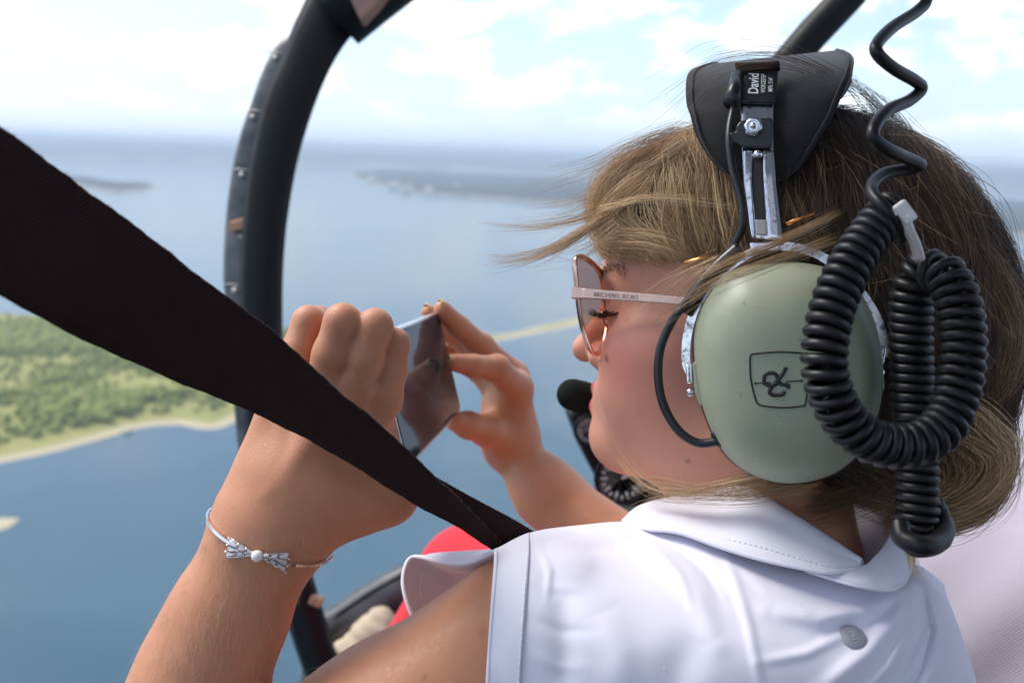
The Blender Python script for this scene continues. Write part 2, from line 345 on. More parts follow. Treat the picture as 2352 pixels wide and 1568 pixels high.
def surface_net(f, lo, hi, h, levels=4, proj=2):
    lo = np.asarray(lo, float); hi = np.asarray(hi, float); st = h * 2 ** levels
    n = np.ceil((hi - lo) / st).astype(int) + 1; c = np.stack(np.meshgrid(*[np.arange(k) for k in n], indexing='ij'), -1).reshape(-1, 3)
    for l in range(levels + 1):
        d = np.abs(f(lo + (c + 0.5) * st)); c = c[d < st * 1.35 + 0.002]
        if l < levels:
            o = np.stack(np.meshgrid([0, 1], [0, 1], [0, 1], indexing='ij'), -1).reshape(-1, 3); c = (c[:, None] * 2 + o[None]).reshape(-1, 3); st /= 2
    B = 1 << 20; key = lambda a: (a[:, 0].astype(np.int64) * B + a[:, 1]) * B + a[:, 2]
    ck = key(c); order = np.argsort(ck); c = c[order]; ck = ck[order]
    off = np.stack(np.meshgrid([0, 1], [0, 1], [0, 1], indexing='ij'), -1).reshape(-1, 3)
    corners = (c[:, None] + off[None]).reshape(-1, 3); kk = key(corners); uk, first, inv = np.unique(kk, return_index=True, return_inverse=True)
    uc = corners[first]; val = f(lo + uc * st); cv = val[inv].reshape(-1, 8); sg = cv < 0
    act = sg.any(1) & ~sg.all(1); vid = -np.ones(len(c), int); vid[act] = np.arange(act.sum())
    acc = np.zeros((act.sum(), 3)); cnt = np.zeros(act.sum()); A = cv[act]
    for i in range(8):
        for j in range(i + 1, 8):
            if np.abs(off[i] - off[j]).sum() != 1: continue
            m = (A[:, i] < 0) != (A[:, j] < 0); t = np.where(m, A[:, i] / (A[:, i] - A[:, j] + 1e-20), 0)[:, None]
            acc += np.where(m[:, None], off[i] + t * (off[j] - off[i]), 0); cnt += m
    V = lo + (c[act] + acc / cnt[:, None]) * st
    F = []
    for ax in range(3):
        e = np.zeros(3, int); e[ax] = 1; k2 = key(uc + e); pos = np.searchsorted(uk, k2); pos = np.minimum(pos, len(uk) - 1); has = uk[pos] == k2
        s0 = val < 0; s1 = val[pos] < 0; m = has & (s0 != s1); b = uc[m]; a1 = np.zeros(3, int); a2 = np.zeros(3, int); a1[(ax + 1) % 3] = 1; a2[(ax + 2) % 3] = 1
        q = []
        for d in (0 * a1, a1, a1 + a2, a2):
            kq = key(b - d); pq = np.minimum(np.searchsorted(ck, kq), len(ck) - 1); q.append(np.where(ck[pq] == kq, vid[pq], -1))
        q = np.stack(q, 1); flip = ~s0[m]; q[flip] = q[flip][:, ::-1]; F.append(q[(q >= 0).all(1)])
    F = np.vstack(F)
    for _ in range(proj):
        d = f(V); e = h * 0.3; g = np.stack([f(V + np.eye(3)[i] * e) - d for i in range(3)], 1) / e; g2 = np.maximum((g * g).sum(1), 0.2)
        V = V - np.clip(d / g2, -h, h)[:, None] * g
    return V, F[:, ::-1]
def hit(f, px, py, z0=0.25, z1=1.3, n=90):                             # first surface along sight lines (cabin coords)
    px = np.atleast_1d(np.asarray(px, float)); py = np.atleast_1d(np.asarray(py, float))
    d = np.stack([(px - CX) / FP, (CY - py) / FP, np.ones_like(px)], 1); z = np.full(len(px), z0)
    for _ in range(n):
        z = np.minimum(z + f(d * z[:, None]) * 0.9 / np.linalg.norm(d, axis=1), z1)
    return d * z[:, None]
def grad(f, p, e=0.0006):
    d = f(p); return nrm(np.stack([f(p + np.eye(3)[i] * e) - d for i in range(3)], 1))

# ------------------------------------------------------------------ the passenger's body
HA = R(17); HC = np.array([0.150, -0.004, 0.556])                      # head centre (between the ears), turned away by 17 degrees
HF = np.array([-math.cos(HA), 0, math.sin(HA)]); HL = np.array([-math.sin(HA), 0, -math.cos(HA)]); HU = np.array([0, 1., 0])
HNOD = R(3.0)
HF, HU = HF * math.cos(HNOD) + HU * math.sin(HNOD), HU * math.cos(HNOD) - HF * math.sin(HNOD)
HM = np.stack([HF, HL, HU])                                            # rows: forward, left, up
def to_head(p): return (p - HC) @ HM.T
def from_head(q): return np.asarray(q, float) @ HM + HC
def f_head(p):
    q = to_head(p); q = q * np.array([1, 1, 1.]); q[:, 1] = np.abs(q[:, 1])
    d = s_ell(q, (-.008, 0, .052), (.098, .073, .080))
    d = smin(d, s_ell(q, (.036, 0, .004), (.054, .056, .078)), .03)
    d = smin(d, s_ell(q, (.041, 0, -.039), (.050, .047, .036)), .03)            # lower face
    d = smin(d, s_cone(q, (.002, .046, -.052), (.072, .010, -.064), .017, .017), .02)   # jaw
    d = smin(d, s_ell(q, (.057, .036, -.022), (.031, .025, .033)), .02)          # cheek
    d = smin(d, s_ell(q, (.052, .047, .000), (.028, .018, .018)), .02)           # cheekbone
    d = smin(d, s_cone(q, (.086, 0, .040), (.066, .040, .040), .012, .012), .016)
    d = smin(d, s_ball(q, (.0830, 0, -.061), .0175), .016)                        # chin
    d = smin(d, s_ell(q, (.081, 0, -.034), (.016, .024, .016)), .012)
    d = smax(d, -s_ell(q, (.098, .034, .018), (.017, .019, .013)), .012)         # eye socket
    d = smin(d, s_ball(q, (.0735, .032, .0165), .0145), .004)                    # lidded eye
    d = smin(d, s_cone(q, (.089, 0, .022), (.1070, 0, -.006), .0065, .0088), .010)   # nose
    d = smin(d, s_ball(q, (.0955, .0115, -.0105), .0072), .006)
    d = smax(d, -s_ell(q, (.096, .0065, -.0180), (.0045, .003, .003)), .002)
    d = smin(d, s_cone(q, (.0978, 0, -.0310), (.083, .022, -.0365), .0046, .0022), .004)  # lips
    d = smin(d, s_cone(q, (.0972, 0, -.0425), (.083, .020, -.0380), .0056, .0024), .004)
    return d
LW = .470
def lp(px, py, z): return P(px, py, z)
LARM = [(P(1262, 1462, .478), .050), (P(892, 1700, .465), .0450), (P(420, 1970, .445), .041), (P(300, 1960, .445), .040), (P(385, 1740, .455), .0315), (P(464, 1540, .463), .0276), (P(532, 1400, .467), .0256), (P(603, 1250, .470), .0240)]
FINGERS_L = [
    [(P(654, 888, .480), .0096), (P(683, 812, .484), .0090), (P(709, 740, .488), .0086), (P(733, 737, .512), .0080), (P(742, 780, .528), .0066)],
    [(P(742, 884, .476), .0096), (P(763, 815, .471), .0100), (P(787, 740, .469), .0094), (P(798, 748, .500), .0088), (P(828, 800, .524), .0072)],
    [(P(816, 896, .475), .0096), (P(838, 825, .472), .0097), (P(861, 750, .471), .0090), (P(868, 760, .503), .0082), (P(878, 812, .526), .0070)],
    [(P(880, 915, .483), .0094), (P(896, 850, .483), .0090), (P(905, 789, .484), .0080), (P(903, 798, .512), .0072), (P(898, 850, .530), .0062)]]
def f_larm(p):
    d = chain(p, LARM[:3], .02); d = smin(d, chain(p, LARM[3:], .02), .02)
    w = [P(588, 1150, .472), P(622, 1180, .467), P(650, 1195, .467), P(682, 1195, .472)]
    palm = None
    for a, fg, r_ in zip(w, FINGERS_L, (.0165, .0165, .0170, .0175)):
        e = s_cone(p, a, fg[0][0], r_, fg[0][1] * 1.02); palm = e if palm is None else smin(palm, e, .010)
    palm = smin(palm, s_cone(p, P(605, 1240, .470), P(660, 1130, .472), .0230, .0200), .02)
    palm = smin(palm, s_cone(p, P(790, 980, .490), P(830, 1130, .490), .0150, .0150), .016)
    th = chain(p, [(P(680, 1185, .477), .0190), (P(900, 1142, .494), .0128), (P(940, 1105, .535), .0104), (P(946, 1092, .565), .0080)], .006)
    palm = smin(palm, th, .018)
    for fg in FINGERS_L: palm = smin(palm, s_ball(p, fg[0][0] + np.array([0, -.002, -.0035]), .0070), .008)
    for a, b in ((0, 3), (1, 2), (2, 1), (3, 1)):                            # extensor tendons
        fg = FINGERS_L[a]; palm = smin(palm, s_cone(p, fg[0][0] + np.array([0, 0, -.0090]), w[b] + np.array([.004, .012, -.0155]), .0024, .0012), .007)
    fin = None
    for fg in FINGERS_L:
        e = chain(p, fg, .003)
        fin = e if fin is None else smin(fin, e, .0006)
    palm = smax(palm, -s_ball(p, P(806, 912, .4600), .0072), .009); palm = smax(palm, -s_ball(p, P(872, 946, .4670), .0072), .009)   # hollows between the knuckles
    d = smin(d, palm, .016)
    return smin(d, fin, .0038)
FINGERS_R = [
    [(P(1186, 892, .730), .0125), (P(1140, 846, .702), .0100), (P(1085, 840, .684), .0086), (P(1044, 832, .672), .0066)],
    [(P(1178, 864, .748), .0122), (P(1104, 797, .722), .0105), (P(1052, 750, .706), .0090), (P(1016, 710, .694), .0066)],
    [(P(1162, 884, .765), .0118), (P(1082, 800, .750), .0100), (P(1024, 756, .732), .0085), (P(985, 718, .712), .0062)],
    [(P(1150, 915, .772), .0108), (P(1098, 850, .776), .0090), (P(1050, 815, .765), .0078), (P(1022, 800, .750), .0060)]]
def f_rarm(p):
    d = chain(p, [(P(1178, 1035, .752), .0180), (P(1255, 1130, .735), .0235), (P(1480, 1330, .690), .036), (P(1700, 1500, .70), .042)], .02)
    for fg in FINGERS_R: d = smin(d, s_cone(p, P(1172, 1015, .752), fg[0][0], .0165, fg[0][1]), .014)
    d = smin(d, s_cone(p, P(1150, 930, .745), P(1172, 985, .748), .0150, .0170), .014)
    d = smin(d, chain(p, [(P(1168, 1010, .745), .0165), (P(1118, 988, .716), .0125), (P(1075, 976, .698), .0100), (P(1046, 968, .686), .0075)], .005), .014)
    fin = None
    for fg in FINGERS_R:
        e = chain(p, fg, .003); e = smin(e, s_ball(p, fg[1][0], fg[1][1] * 1.04), .004); fin = e if fin is None else smin(fin, e, .0016)
    return smin(d, fin, .007)
def bounded(f, c, r_):
    def g(p):
        d = np.linalg.norm(p - c, axis=1) - r_; m = d < .035
        if m.any(): d[m] = f(p[m])
        return d
    return g
f_head = bounded(f_head, HC, .165); f_rarm = bounded(f_rarm, P(1280, 1080, .72), .20); f_rarm_hand = f_rarm
f_larm = bounded(f_larm, P(700, 1400, .465), .22)
def f_body(p):
    d = f_head(p)
    d = smin(d, s_cone(p, from_head((.006, 0, -.045)), P(1770, 1340, .575), .052, .058), .022)      # neck
    d = smin(d, s_ell(p, P(1650, 1860, .60), (.150, .17, .080)), .05)                               # trunk, under the shirt
    d = smin(d, s_ell(p, P(1350, 1530, .52), (.055, .045, .045)), .03)
    d = smin(d, f_larm(p), .02)
    return smin(d, f_rarm(p), .006)
def skin_mat():
    s = NT('skin'); a = s.attr('tint'); sep = s.N('ShaderNodeSeparateColor'); s.L(a.outputs['Color'], sep.inputs[0])
    n = s.noise(38, 5, 0.6); n2 = s.noise(420, 3, 0.6); n3 = s.noise(9, 3)
    base = s.ramp(n, [(0.3, (0.51, 0.222, 0.112)), (0.7, (0.60, 0.272, 0.146))])
    base = s.mix(s.mr(n3, 0.35, 0.7, 0, 0.35), base, (0.47, 0.195, 0.095))
    fa = s.N('ShaderNodeSeparateColor'); s.L(s.attr('crease').outputs['Color'], fa.inputs[0]); base = s.mix(fa.outputs[2], base, (0.66, 0.325, 0.220))
    base = s.mix(s.mr(s.noise(170, 4, .65), .42, .7, 0, .22), base, (0.62, 0.215, 0.150))
    base = s.mix(sep.outputs[1], base, (0.64, 0.225, 0.170))                 # blush
    base = s.mix(sep.outputs[0], base, (0.58, 0.075, 0.085))                 # lips
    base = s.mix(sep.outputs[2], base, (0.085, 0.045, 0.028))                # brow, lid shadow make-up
    v = s.N('ShaderNodeTexVoronoi'); v.inputs['Scale'].default_value = 55; s.L(s.co(), v.inputs['Vector'])
    base = s.mix(s.mr(v.outputs['Distance'], 0.02, 0.06, 0.5, 0.0), base, (0.30, 0.12, 0.07))     # freckles
    s.set(Base_Color=base, Roughness=s.mr(n2, 0.3, 0.7, 0.40, 0.56), Subsurface_Weight=0.18, Subsurface_Radius=(0.9, 0.35, 0.2), Subsurface_Scale=0.004, Specular_IOR_Level=0.42, Coat_Weight=0.0, Sheen_Weight=0.08)
    v2 = s.N('ShaderNodeTexVoronoi'); v2.inputs['Scale'].default_value = 900; s.L(s.co(), v2.inputs['Vector'])
    cr = s.attr('crease'); cs = s.N('ShaderNodeSeparateColor'); s.L(cr.outputs['Color'], cs.inputs[0])
    wv = s.math('SINE', s.math('ADD', s.math('MULTIPLY', cs.outputs[0], 2 * math.pi / .22), s.math('MULTIPLY', n, 5.0))); wv = s.math('MULTIPLY', s.math('POWER', s.math('ABSOLUTE', wv), .6), cs.outputs[1])
    b1 = s.bump(wv, 0.40, 0.0007)
    s.bump(s.math('ADD', v2.outputs['Distance'], n2), 0.22, 0.0004, b1); return s.m
SKIN = skin_mat()
passenger = thing('person', 'woman in a white sleeveless top holding up a phone, head turned left', 'person', P(1700, 1568, .55))
V, F = surface_net(f_body, P(200, 2300, .62) - np.array([.02, .02, .32]), np.array([.46, .19, .93]), 0.0019, 5)
body = mesh('body', V, F, SKIN, passenger)
def tint_body():
    q = to_head(V); y = np.abs(q[:, 1]); c = np.zeros((len(V), 4), np.float32); c[:, 3] = 1
    near = np.linalg.norm(q, axis=1) < 0.16
    lipu = s_cone(np.c_[q[:, 0], y, q[:, 2]], (.0978, 0, -.0310), (.083, .022, -.0365), .0050, .0026); lipl = s_cone(np.c_[q[:, 0], y, q[:, 2]], (.0972, 0, -.0425), (.083, .020, -.0380), .0058, .0028)
    c[:, 0] = np.clip(1 - np.minimum(lipu, lipl) / .0012, 0, 1) * near * (q[:, 0] > .08)
    bl = np.exp(-(((q[:, 0] - .070) / .030) ** 2 + ((q[:, 2] + .012) / .024) ** 2)) * (y > .02); nt = np.exp(-np.sum(((q - np.array([.112, 0, -.012])) / .014) ** 2, 1)); c[:, 1] = np.clip(bl * 0.60 + nt * .35 + .10 * np.clip((q[:, 0] - .01) / .03, 0, 1), 0, 1) * near
    # warm fingertips and knuckles
    for fs in (FINGERS_L, FINGERS_R):
        for fg in fs:
            for pt, r_ in (fg[-3], fg[-1], fg[0]): c[:, 1] = np.maximum(c[:, 1], 0.28 * np.exp(-np.sum((V - pt) ** 2, 1) / (0.010 ** 2)))
    lid = np.exp(-(((q[:, 0] - .083) / .012) ** 2 + ((y - .036) / .014) ** 2 + ((q[:, 2] - .022) / .006) ** 2)); c[:, 2] = np.clip(lid * .55, 0, 1) * near
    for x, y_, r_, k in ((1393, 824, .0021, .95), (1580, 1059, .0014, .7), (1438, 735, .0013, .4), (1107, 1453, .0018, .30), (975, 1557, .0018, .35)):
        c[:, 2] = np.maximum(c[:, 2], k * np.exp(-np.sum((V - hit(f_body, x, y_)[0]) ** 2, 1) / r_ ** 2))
    cr = np.zeros((len(V), 4), np.float32); cr[:, 3] = 1                     # skin folds over the finger joints
    for fs in (FINGERS_L, FINGERS_R):
        for fg in fs:
            for j in (len(fg) - 3, len(fg) - 2):
                ax = nrm(fg[j][0] - fg[j - 1][0]); s_ = (V - fg[j][0]) @ ax; w = np.exp(-np.sum((V - fg[j][0]) ** 2, 1) / .0095 ** 2); m = w > cr[:, 1]; cr[m, 0] = s_[m] * 100; cr[m, 1] = w[m]
    cr[:, 2] = np.where(near, np.clip((q[:, 0] + .01) / .04, 0, 1) * np.clip((q[:, 2] + .10) / .03, 0, 1), 0) * .75
    body.data.color_attributes.new('crease', 'FLOAT_COLOR', 'POINT').data.foreach_set('color', cr.ravel())
    me = body.data; a = me.color_attributes.new('tint', 'FLOAT_COLOR', 'POINT'); a.data.foreach_set('color', c.ravel())
tint_body()
# ------------------------------------------------------------------ cabin of the helicopter
BLACK = simple('black_enamel', (0.006, 0.0065, 0.009), 0.5, 0, 0.25, 40, 0.12, Specular_IOR_Level=.22)
def strip_mat():
    s = NT('worn_edge_strip'); n = s.noise(14, 6, 0.65); n2 = s.noise(60, 4)
    c = s.ramp(n, [(0.32, (0.05, 0.055, 0.057)), (0.5, (0.12, 0.13, 0.13)), (0.62, (0.20, 0.19, 0.185)), (0.75, (0.26, 0.17, 0.16))])
    s.set(Base_Color=c, Metallic=0.25, Roughness=s.mr(n2, 0.3, 0.7, 0.28, 0.55)); s.bump(n2, 0.25, 0.001); return s.m
STRIP = strip_mat(); RIVET = simple('rivet_steel', (0.45, 0.42, 0.39), 0.45, 0.8)
TRIM = simple('brown_trim', (0.30, 0.17, 0.13), 0.6, 0, 0.2, 30, 0.2); RUST = simple('rusty_clip', (0.45, 0.24, 0.14), 0.5, 0.3, 0.4, 200)
SILL = simple('sill_grey', (0.10, 0.10, 0.105), 0.4, 0.3, 0.3, 25); DARKB = simple('dark_brown_floor', (0.035, 0.020, 0.018), 0.7, 0, 0.3, 20); CREAM = simple('cream_cloth', (0.62, 0.50, 0.36), 0.9, 0, 0.15, 15)
CABIN = simple('bounce_lining', (0.55, 0.53, 0.53), 0.85, 0, 0.1, 8)  # kept pale so the unseen panels bounce fill light onto the passenger
heli = thing('helicopter_cabin', 'black helicopter cabin frame with curved windscreen bow and clear bubble window', 'helicopter', P(700, 1900, 1.2))
def offset_sheet(name, L_, R_, z, m, par, bulge=0.010, th=0.018, n=10):
    l = catmull(np.array(L_, float), n); r_ = catmull(np.array(R_, float), n); l = resample(l, 70); r_ = resample(r_, 70)
    rows = []
    for t, b in ((0, 0), (.12, .7), (.5, 1), (.88, .7), (1, 0)):
        q = l * (1 - t) + r_ * t; rows.append(np.stack([P(a[0], a[1], z - b * bulge) for a in q]))
    g = np.stack(rows, 1); o = mesh(name, g.reshape(-1, 3), [tuple(x) for x in sheet_faces(*g.shape[:2])], m, par); solid(o, th, 0); return o
BOW_L = [(1150, -560), (950, -330), (800, -150), (752, -70), (717, 0), (680, 82), (662, 133), (625, 215), (598, 320), (582, 412), (573, 503), (567, 595), (566, 717), (570, 860), (582, 1010), (612, 1200), (665, 1395), (708, 1525), (760, 1660)]
BOW_R = [(1290, -450), (1090, -230), (950, -88), (905, -40), (860, 10), (786, 92), (744, 160), (708, 247), (676, 348), (657, 439), (644, 526), (637, 618), (635, 717), (637, 860), (648, 1010), (672, 1200), (722, 1385), (762, 1510), (815, 1640)]
offset_sheet('windscreen_bow', BOW_L, BOW_R, 1.15, BLACK, heli)
ST_O = [(690, 80), (660, 88), (640, 102), (625, 124), (600, 178), (580, 238), (557, 302), (538, 380), (525, 467), (518, 549), (516, 640), (521, 700), (530, 830), (541, 935), (552, 1043), (580, 1180)]
ST_I = [(700, 90), (690, 105), (680, 125), (668, 150), (640, 205), (620, 260), (604, 325), (590, 395), (582, 470), (575, 550), (572, 640), (573, 700), (577, 830), (584, 935), (594, 1043), (616, 1180)]
offset_sheet('edge_strip', ST_O, ST_I, 1.178, STRIP, heli, 0.004, 0.004)
for i, (a, b) in enumerate([((612, 117), (668, 126)), ((572, 252), (618, 258)), ((536, 388), (592, 392)), ((516, 652), (573, 656))]):
    v, f = tube_vf(PP([(*a, 1.172), (*b, 1.172)]), 0.0009, 6); mesh('strip_seam', v, f, RIVET, heli)
RV = [(632, 133, 1.169, .0042), (580, 269, 1.169, .0040), (555, 402, 1.169, .0042), (555, 543, 1.168, .0048), (539, 668, 1.168, .0048), (602, 283, 1.162, .0040), (691, 163, 1.137, .0052), (594, 470, 1.162, .0035)]
for x, y, z, r_ in RV:
    c = P(x, y, z); v, f = lathe_vf([(r_, 0.003), (r_ * .95, 0.0005), (r_ * .7, -0.0006), (r_ * .3, -0.0012)], c, np.eye(3), 12); mesh('rivet', v, f, RIVET, heli)
v, f = box_vf(P(552, 517, 1.166), [[.96, .25, 0], [-.25, .96, 0], [0, 0, 1]], (.013, .007, .005)); bevel(mesh('rusty_latch', v, f, RUST, heli, False), .002)
v, f = prism_vf([(-.045, .05), (.06, .08), (.075, .05), (-.005, -.035)], P(842, -8, 1.10), np.eye(3), -.012, .015); bevel(mesh('corner_trim', v, f, TRIM, heli, False), .004)
tube('bow_sleeve', PP([(1200, -420, 1.13), (1010, -190, 1.13), (905, -70, 1.13), (830, -15, 1.13), (770, 45, 1.135)]), [.043, .043, .043, .044, .040], BLACK, heli, 18)
tube('canopy_strut', PP([(2600, -900, .92), (2250, -420, .92), (2010, -90, .92), (1955, -15, .92), (1870, 75, .925), (1780, 180, .93), (1700, 290, .94)]), .0165, BLACK, heli, 16)
offset_sheet('window_sill', [(715, 1560), (735, 1445), (790, 1402), (850, 1362), (925, 1320), (1060, 1262), (1200, 1215)], [(760, 1600), (762, 1490), (810, 1448), (860, 1412), (930, 1368), (1060, 1310), (1200, 1262)], 1.22, SILL, heli, .01, .03)
tube('sill_seal', PP([(712, 1500, 1.20), (738, 1447, 1.205), (790, 1404, 1.205), (850, 1364, 1.205), (925, 1322, 1.205), (1060, 1264, 1.205), (1200, 1217, 1.21)]), .006, BLACK, heli, 8)
offset_sheet('floor_edge', [(735, 1590), (762, 1496), (810, 1452), (860, 1418), (930, 1374), (1060, 1316), (1200, 1268)], [(900, 1700), (930, 1600), (960, 1560), (1000, 1530), (1060, 1500), (1150, 1450), (1250, 1400)], 1.24, DARKB, heli, .0, .02)
cl = thing('cream_bag', 'crumpled cream cloth bag on the cabin floor beside red trousers', 'bag', P(850, 1480, 1.18))
def f_bag(p): return smin(s_ell(p, P(862, 1447, 1.19), (.030, .020, .03)), smin(s_ell(p, P(815, 1492, 1.18), (.030, .018, .03)), s_ball(p, P(878, 1412, 1.19), .012), .01), .02) - .0012 * np.sin(p[:, 0] * 160 + p[:, 1] * 190) * np.sin(p[:, 1] * 240)
v_, f_ = surface_net(f_bag, P(840, 1470, 1.185) - .09, P(840, 1470, 1.185) + .09, .004, 3); mesh('cloth', v_, f_, CREAM, cl)
v, f = box_vf(P(727, 1378, 1.14), [[.9, -.4, 0], [.4, .9, 0], [0, 0, 1]], (.008, .006, .008)); bevel(mesh('hinge_pin', v, f, RUST, heli, False), .002)
# unseen cabin roof, rear bulkhead and side; roof and bulkhead cut for the light
def slab(name, pts, m, th=.03):
    o = mesh(name, np.array(pts, float), [(0, 1, 2, 3)], m, heli, False); solid(o, th, 0); return o
slab('unseen_shade_roof', [(-.10, .44, -.75), (1.15, .40, -.75), (1.05, .42, .50), (-.06, .46, .50)], CABIN)  # added out of view for shade, trimmed to let in sky from the left
slab('unseen_bulkhead', [(-.20, -.9, -.72), (1.12, -.9, -.72), (1.12, .15, -.72), (-.20, .15, -.72)], CABIN)  # out of view, cut back so more fill light reaches her
slab('side_wall', [(1.15, -.9, -.74), (1.15, -.9, 1.2), (1.12, -.30, 1.0), (1.15, -.25, -.74)], CABIN)
slab('cabin_floor', [(-.55, -.92, -.74), (1.12, -.92, -.74), (1.12, -.80, 1.5), (-.30, -.80, 1.35)], DARKB)
def glass_mat():
    s = NT('windscreen_acrylic'); s.t.nodes.remove(s.b); tr = s.N('ShaderNodeBsdfTransparent'); tr.inputs[0].default_value = (.975, .985, .98, 1); gl = s.N('ShaderNodeBsdfGlossy'); gl.inputs['Roughness'].default_value = .04
    mx = s.N('ShaderNodeMixShader'); n = s.noise(7, 5, .6, s.co('Object', (1, 1, .15), (0, .7, .2))); s.L(s.mr(n, .45, .75, .012, .05), mx.inputs[0]); s.L(tr.outputs[0], mx.inputs[1]); s.L(gl.outputs[0], mx.inputs[2]); s.L(mx.outputs[0], s.out.inputs[0]); return s.m
gl = net([PP([(760, -60, 1.16), (1050, -200, 1.45), (1500, -260, 1.7), (2000, -200, 1.75), (2600, -150, 1.7)]), PP([(668, 330, 1.16), (900, 300, 1.55), (1400, 300, 2.0), (1900, 300, 2.1), (2600, 300, 2.0)]), PP([(606, 720, 1.165), (850, 720, 1.60), (1350, 720, 2.1), (1900, 720, 2.2), (2600, 720, 2.1)]), PP([(632, 1120, 1.17), (860, 1100, 1.5), (1300, 1060, 1.9), (1900, 1050, 2.0), (2600, 1050, 2.0)]), PP([(722, 1470, 1.18), (850, 1375, 1.22), (1060, 1275, 1.3), (1900, 1250, 1.6), (2600, 1250, 1.7)])], 10, 10)
mesh('windscreen', gl.reshape(-1, 3), sheet_faces(*gl.shape[:2]), glass_mat(), heli)
# instrument pedestal
FACE = simple('dial_face', (0.34, 0.34, 0.32), 0.5, 0, .5, 60); WHITE = simple('dial_white', (0.62, 0.61, 0.58), 0.5); CHROME = simple('chrome', (0.82, 0.82, 0.84), 0.12, 1.0, 0.05)
pan = thing('instrument_panel', 'black instrument pedestal with round dials behind the chin', 'instrument panel', P(1430, 1200, .98))
v, f = prism_vf([((x - 1430) / FP * .98, (1080 - y) / FP * .98) for x, y in [(1306, 950), (1330, 930), (1420, 925), (1640, 940), (1640, 1300), (1480, 1300), (1440, 1215), (1385, 1125), (1338, 1035)]], P(1430, 1080, .98), np.eye(3), 0, .10); bevel(mesh('housing', v, f, BLACK, pan, False), .006)
for x, y, r_ in ((1352, 988, .015), (1428, 1098, .027), (1530, 1000, .027), (1515, 1180, .022)):
    c = P(x, y, .978)
    v, f = lathe_vf([(r_ * 1.12, 0), (r_ * 1.12, -.004), (r_, -.005), (r_ * .95, -.001)], c, np.eye(3), 28); g = mesh('dial', v, f, BLACK, pan)
    v, f = lathe_vf([(r_ * .95, -.0012), (.0005, -.0012)], c, np.eye(3), 24); mesh('dial_face', v, f, FACE, g)
    sm = []
    for k in range(20):
        a = k / 20 * 6.283; e = np.array([math.cos(a), math.sin(a), 0]); sm.append(box_vf(c + e * r_ * (.76 if k % 2 else .70) + np.array([0, 0, -.0018]), [e, np.cross(e, [0, 0, 1]), [0, 0, 1]], (r_ * (.09 if k % 2 else .15), r_ * .05, .0004)))
    v, f = join_vf(sm); mesh('dial_marks', v, f, WHITE, g)
    v, f = tube_vf([c + np.array([0, 0, -.003]), c + np.array([r_ * .5, r_ * .3, -.003])], r_ * .06, 5); mesh('needle', v, f, WHITE, g)
v, f = box_vf(P(1470, 1195, .95), np.eye(3), (.03, .012, .03)); bevel(mesh('console_top', v, f, SILL, pan, False), .004)

# ------------------------------------------------------------------ seat belt
def uv_layer(o, uvs, nr, nc):
    me = o.data; l = me.uv_layers.new(name='uv'); idx = np.zeros(len(me.loops), np.int32); me.loops.foreach_get('vertex_index', idx); l.data.foreach_set('uv', np.asarray(uvs, np.float32)[idx].ravel())
def arc_uv(g):
    u = np.concatenate([np.zeros((g.shape[0], 1)), np.cumsum(np.linalg.norm(np.diff(g, axis=1), axis=2), 1)], 1); v = np.concatenate([np.zeros((1, g.shape[1])), np.cumsum(np.linalg.norm(np.diff(g, axis=0), axis=2), 0)], 0)
    return np.stack([u, v], -1).reshape(-1, 2)
def belt_mat():
    s = NT('belt_webbing'); uv = s.N('ShaderNodeTexCoord').outputs['UV']
    w = s.N('ShaderNodeTexWave', wave_type='BANDS', bands_direction='DIAGONAL'); w.inputs['Scale'].default_value = 430; w.inputs['Distortion'].default_value = 0.6; w.inputs['Detail'].default_value = 2; s.L(uv, w.inputs['Vector'])
    n = s.noise(700, 3, 0.6, uv); n2 = s.noise(30, 4, .6, uv)
    c = s.mix(s.mr(n2, .3, .7, 0, 1), (0.0150, 0.0078, 0.0080), (0.0250, 0.0130, 0.0132))
    s.set(Base_Color=s.mix(w.outputs['Fac'], c, (0.040, 0.022, 0.022)), Roughness=0.9, Specular_IOR_Level=0.06, Sheen_Weight=0.02, Sheen_Roughness=0.5)
    s.bump(s.math('ADD', w.outputs['Fac'], s.math('MULTIPLY', n, .5)), 0.3, 0.0003); return s.m
BELT = belt_mat()
def strands(name, paths, rad, m, parent, colr=None, rand_attr=True):
    n = len(paths); sizes = [len(p) for p in paths]; cu = bpy.data.hair_curves.new(name); cu.add_curves(sizes)
    pts = W(np.vstack(paths)) - ORI[parent]
    cu.attributes['position'].data.foreach_set('vector', pts.astype(np.float32).ravel()) if 'position' in cu.attributes else cu.points.foreach_set('position', pts.astype(np.float32).ravel())
    ra = cu.attributes.get('radius') or cu.attributes.new('radius', 'FLOAT', 'POINT'); ra.data.foreach_set('value', np.concatenate([np.broadcast_to(r_, (k,)) for r_, k in zip(rad, sizes)]).astype(np.float32))
    if colr is not None:
        a = cu.attributes.new('hue', 'FLOAT', 'CURVE'); a.data.foreach_set('value', np.asarray(colr, np.float32))
    cu.materials.append(m); o = bpy.data.objects.new(name, cu); col.objects.link(o); o.parent = parent; ORI[o] = ORI[parent]; return o
FUZZ = simple('belt_fuzz', (0.16, 0.13, 0.135), 0.9)
belt = thing('seat_belt', 'wide dark brown webbing seat belt crossing diagonally in front of the raised hand', 'seat belt', P(600, 900, .40))
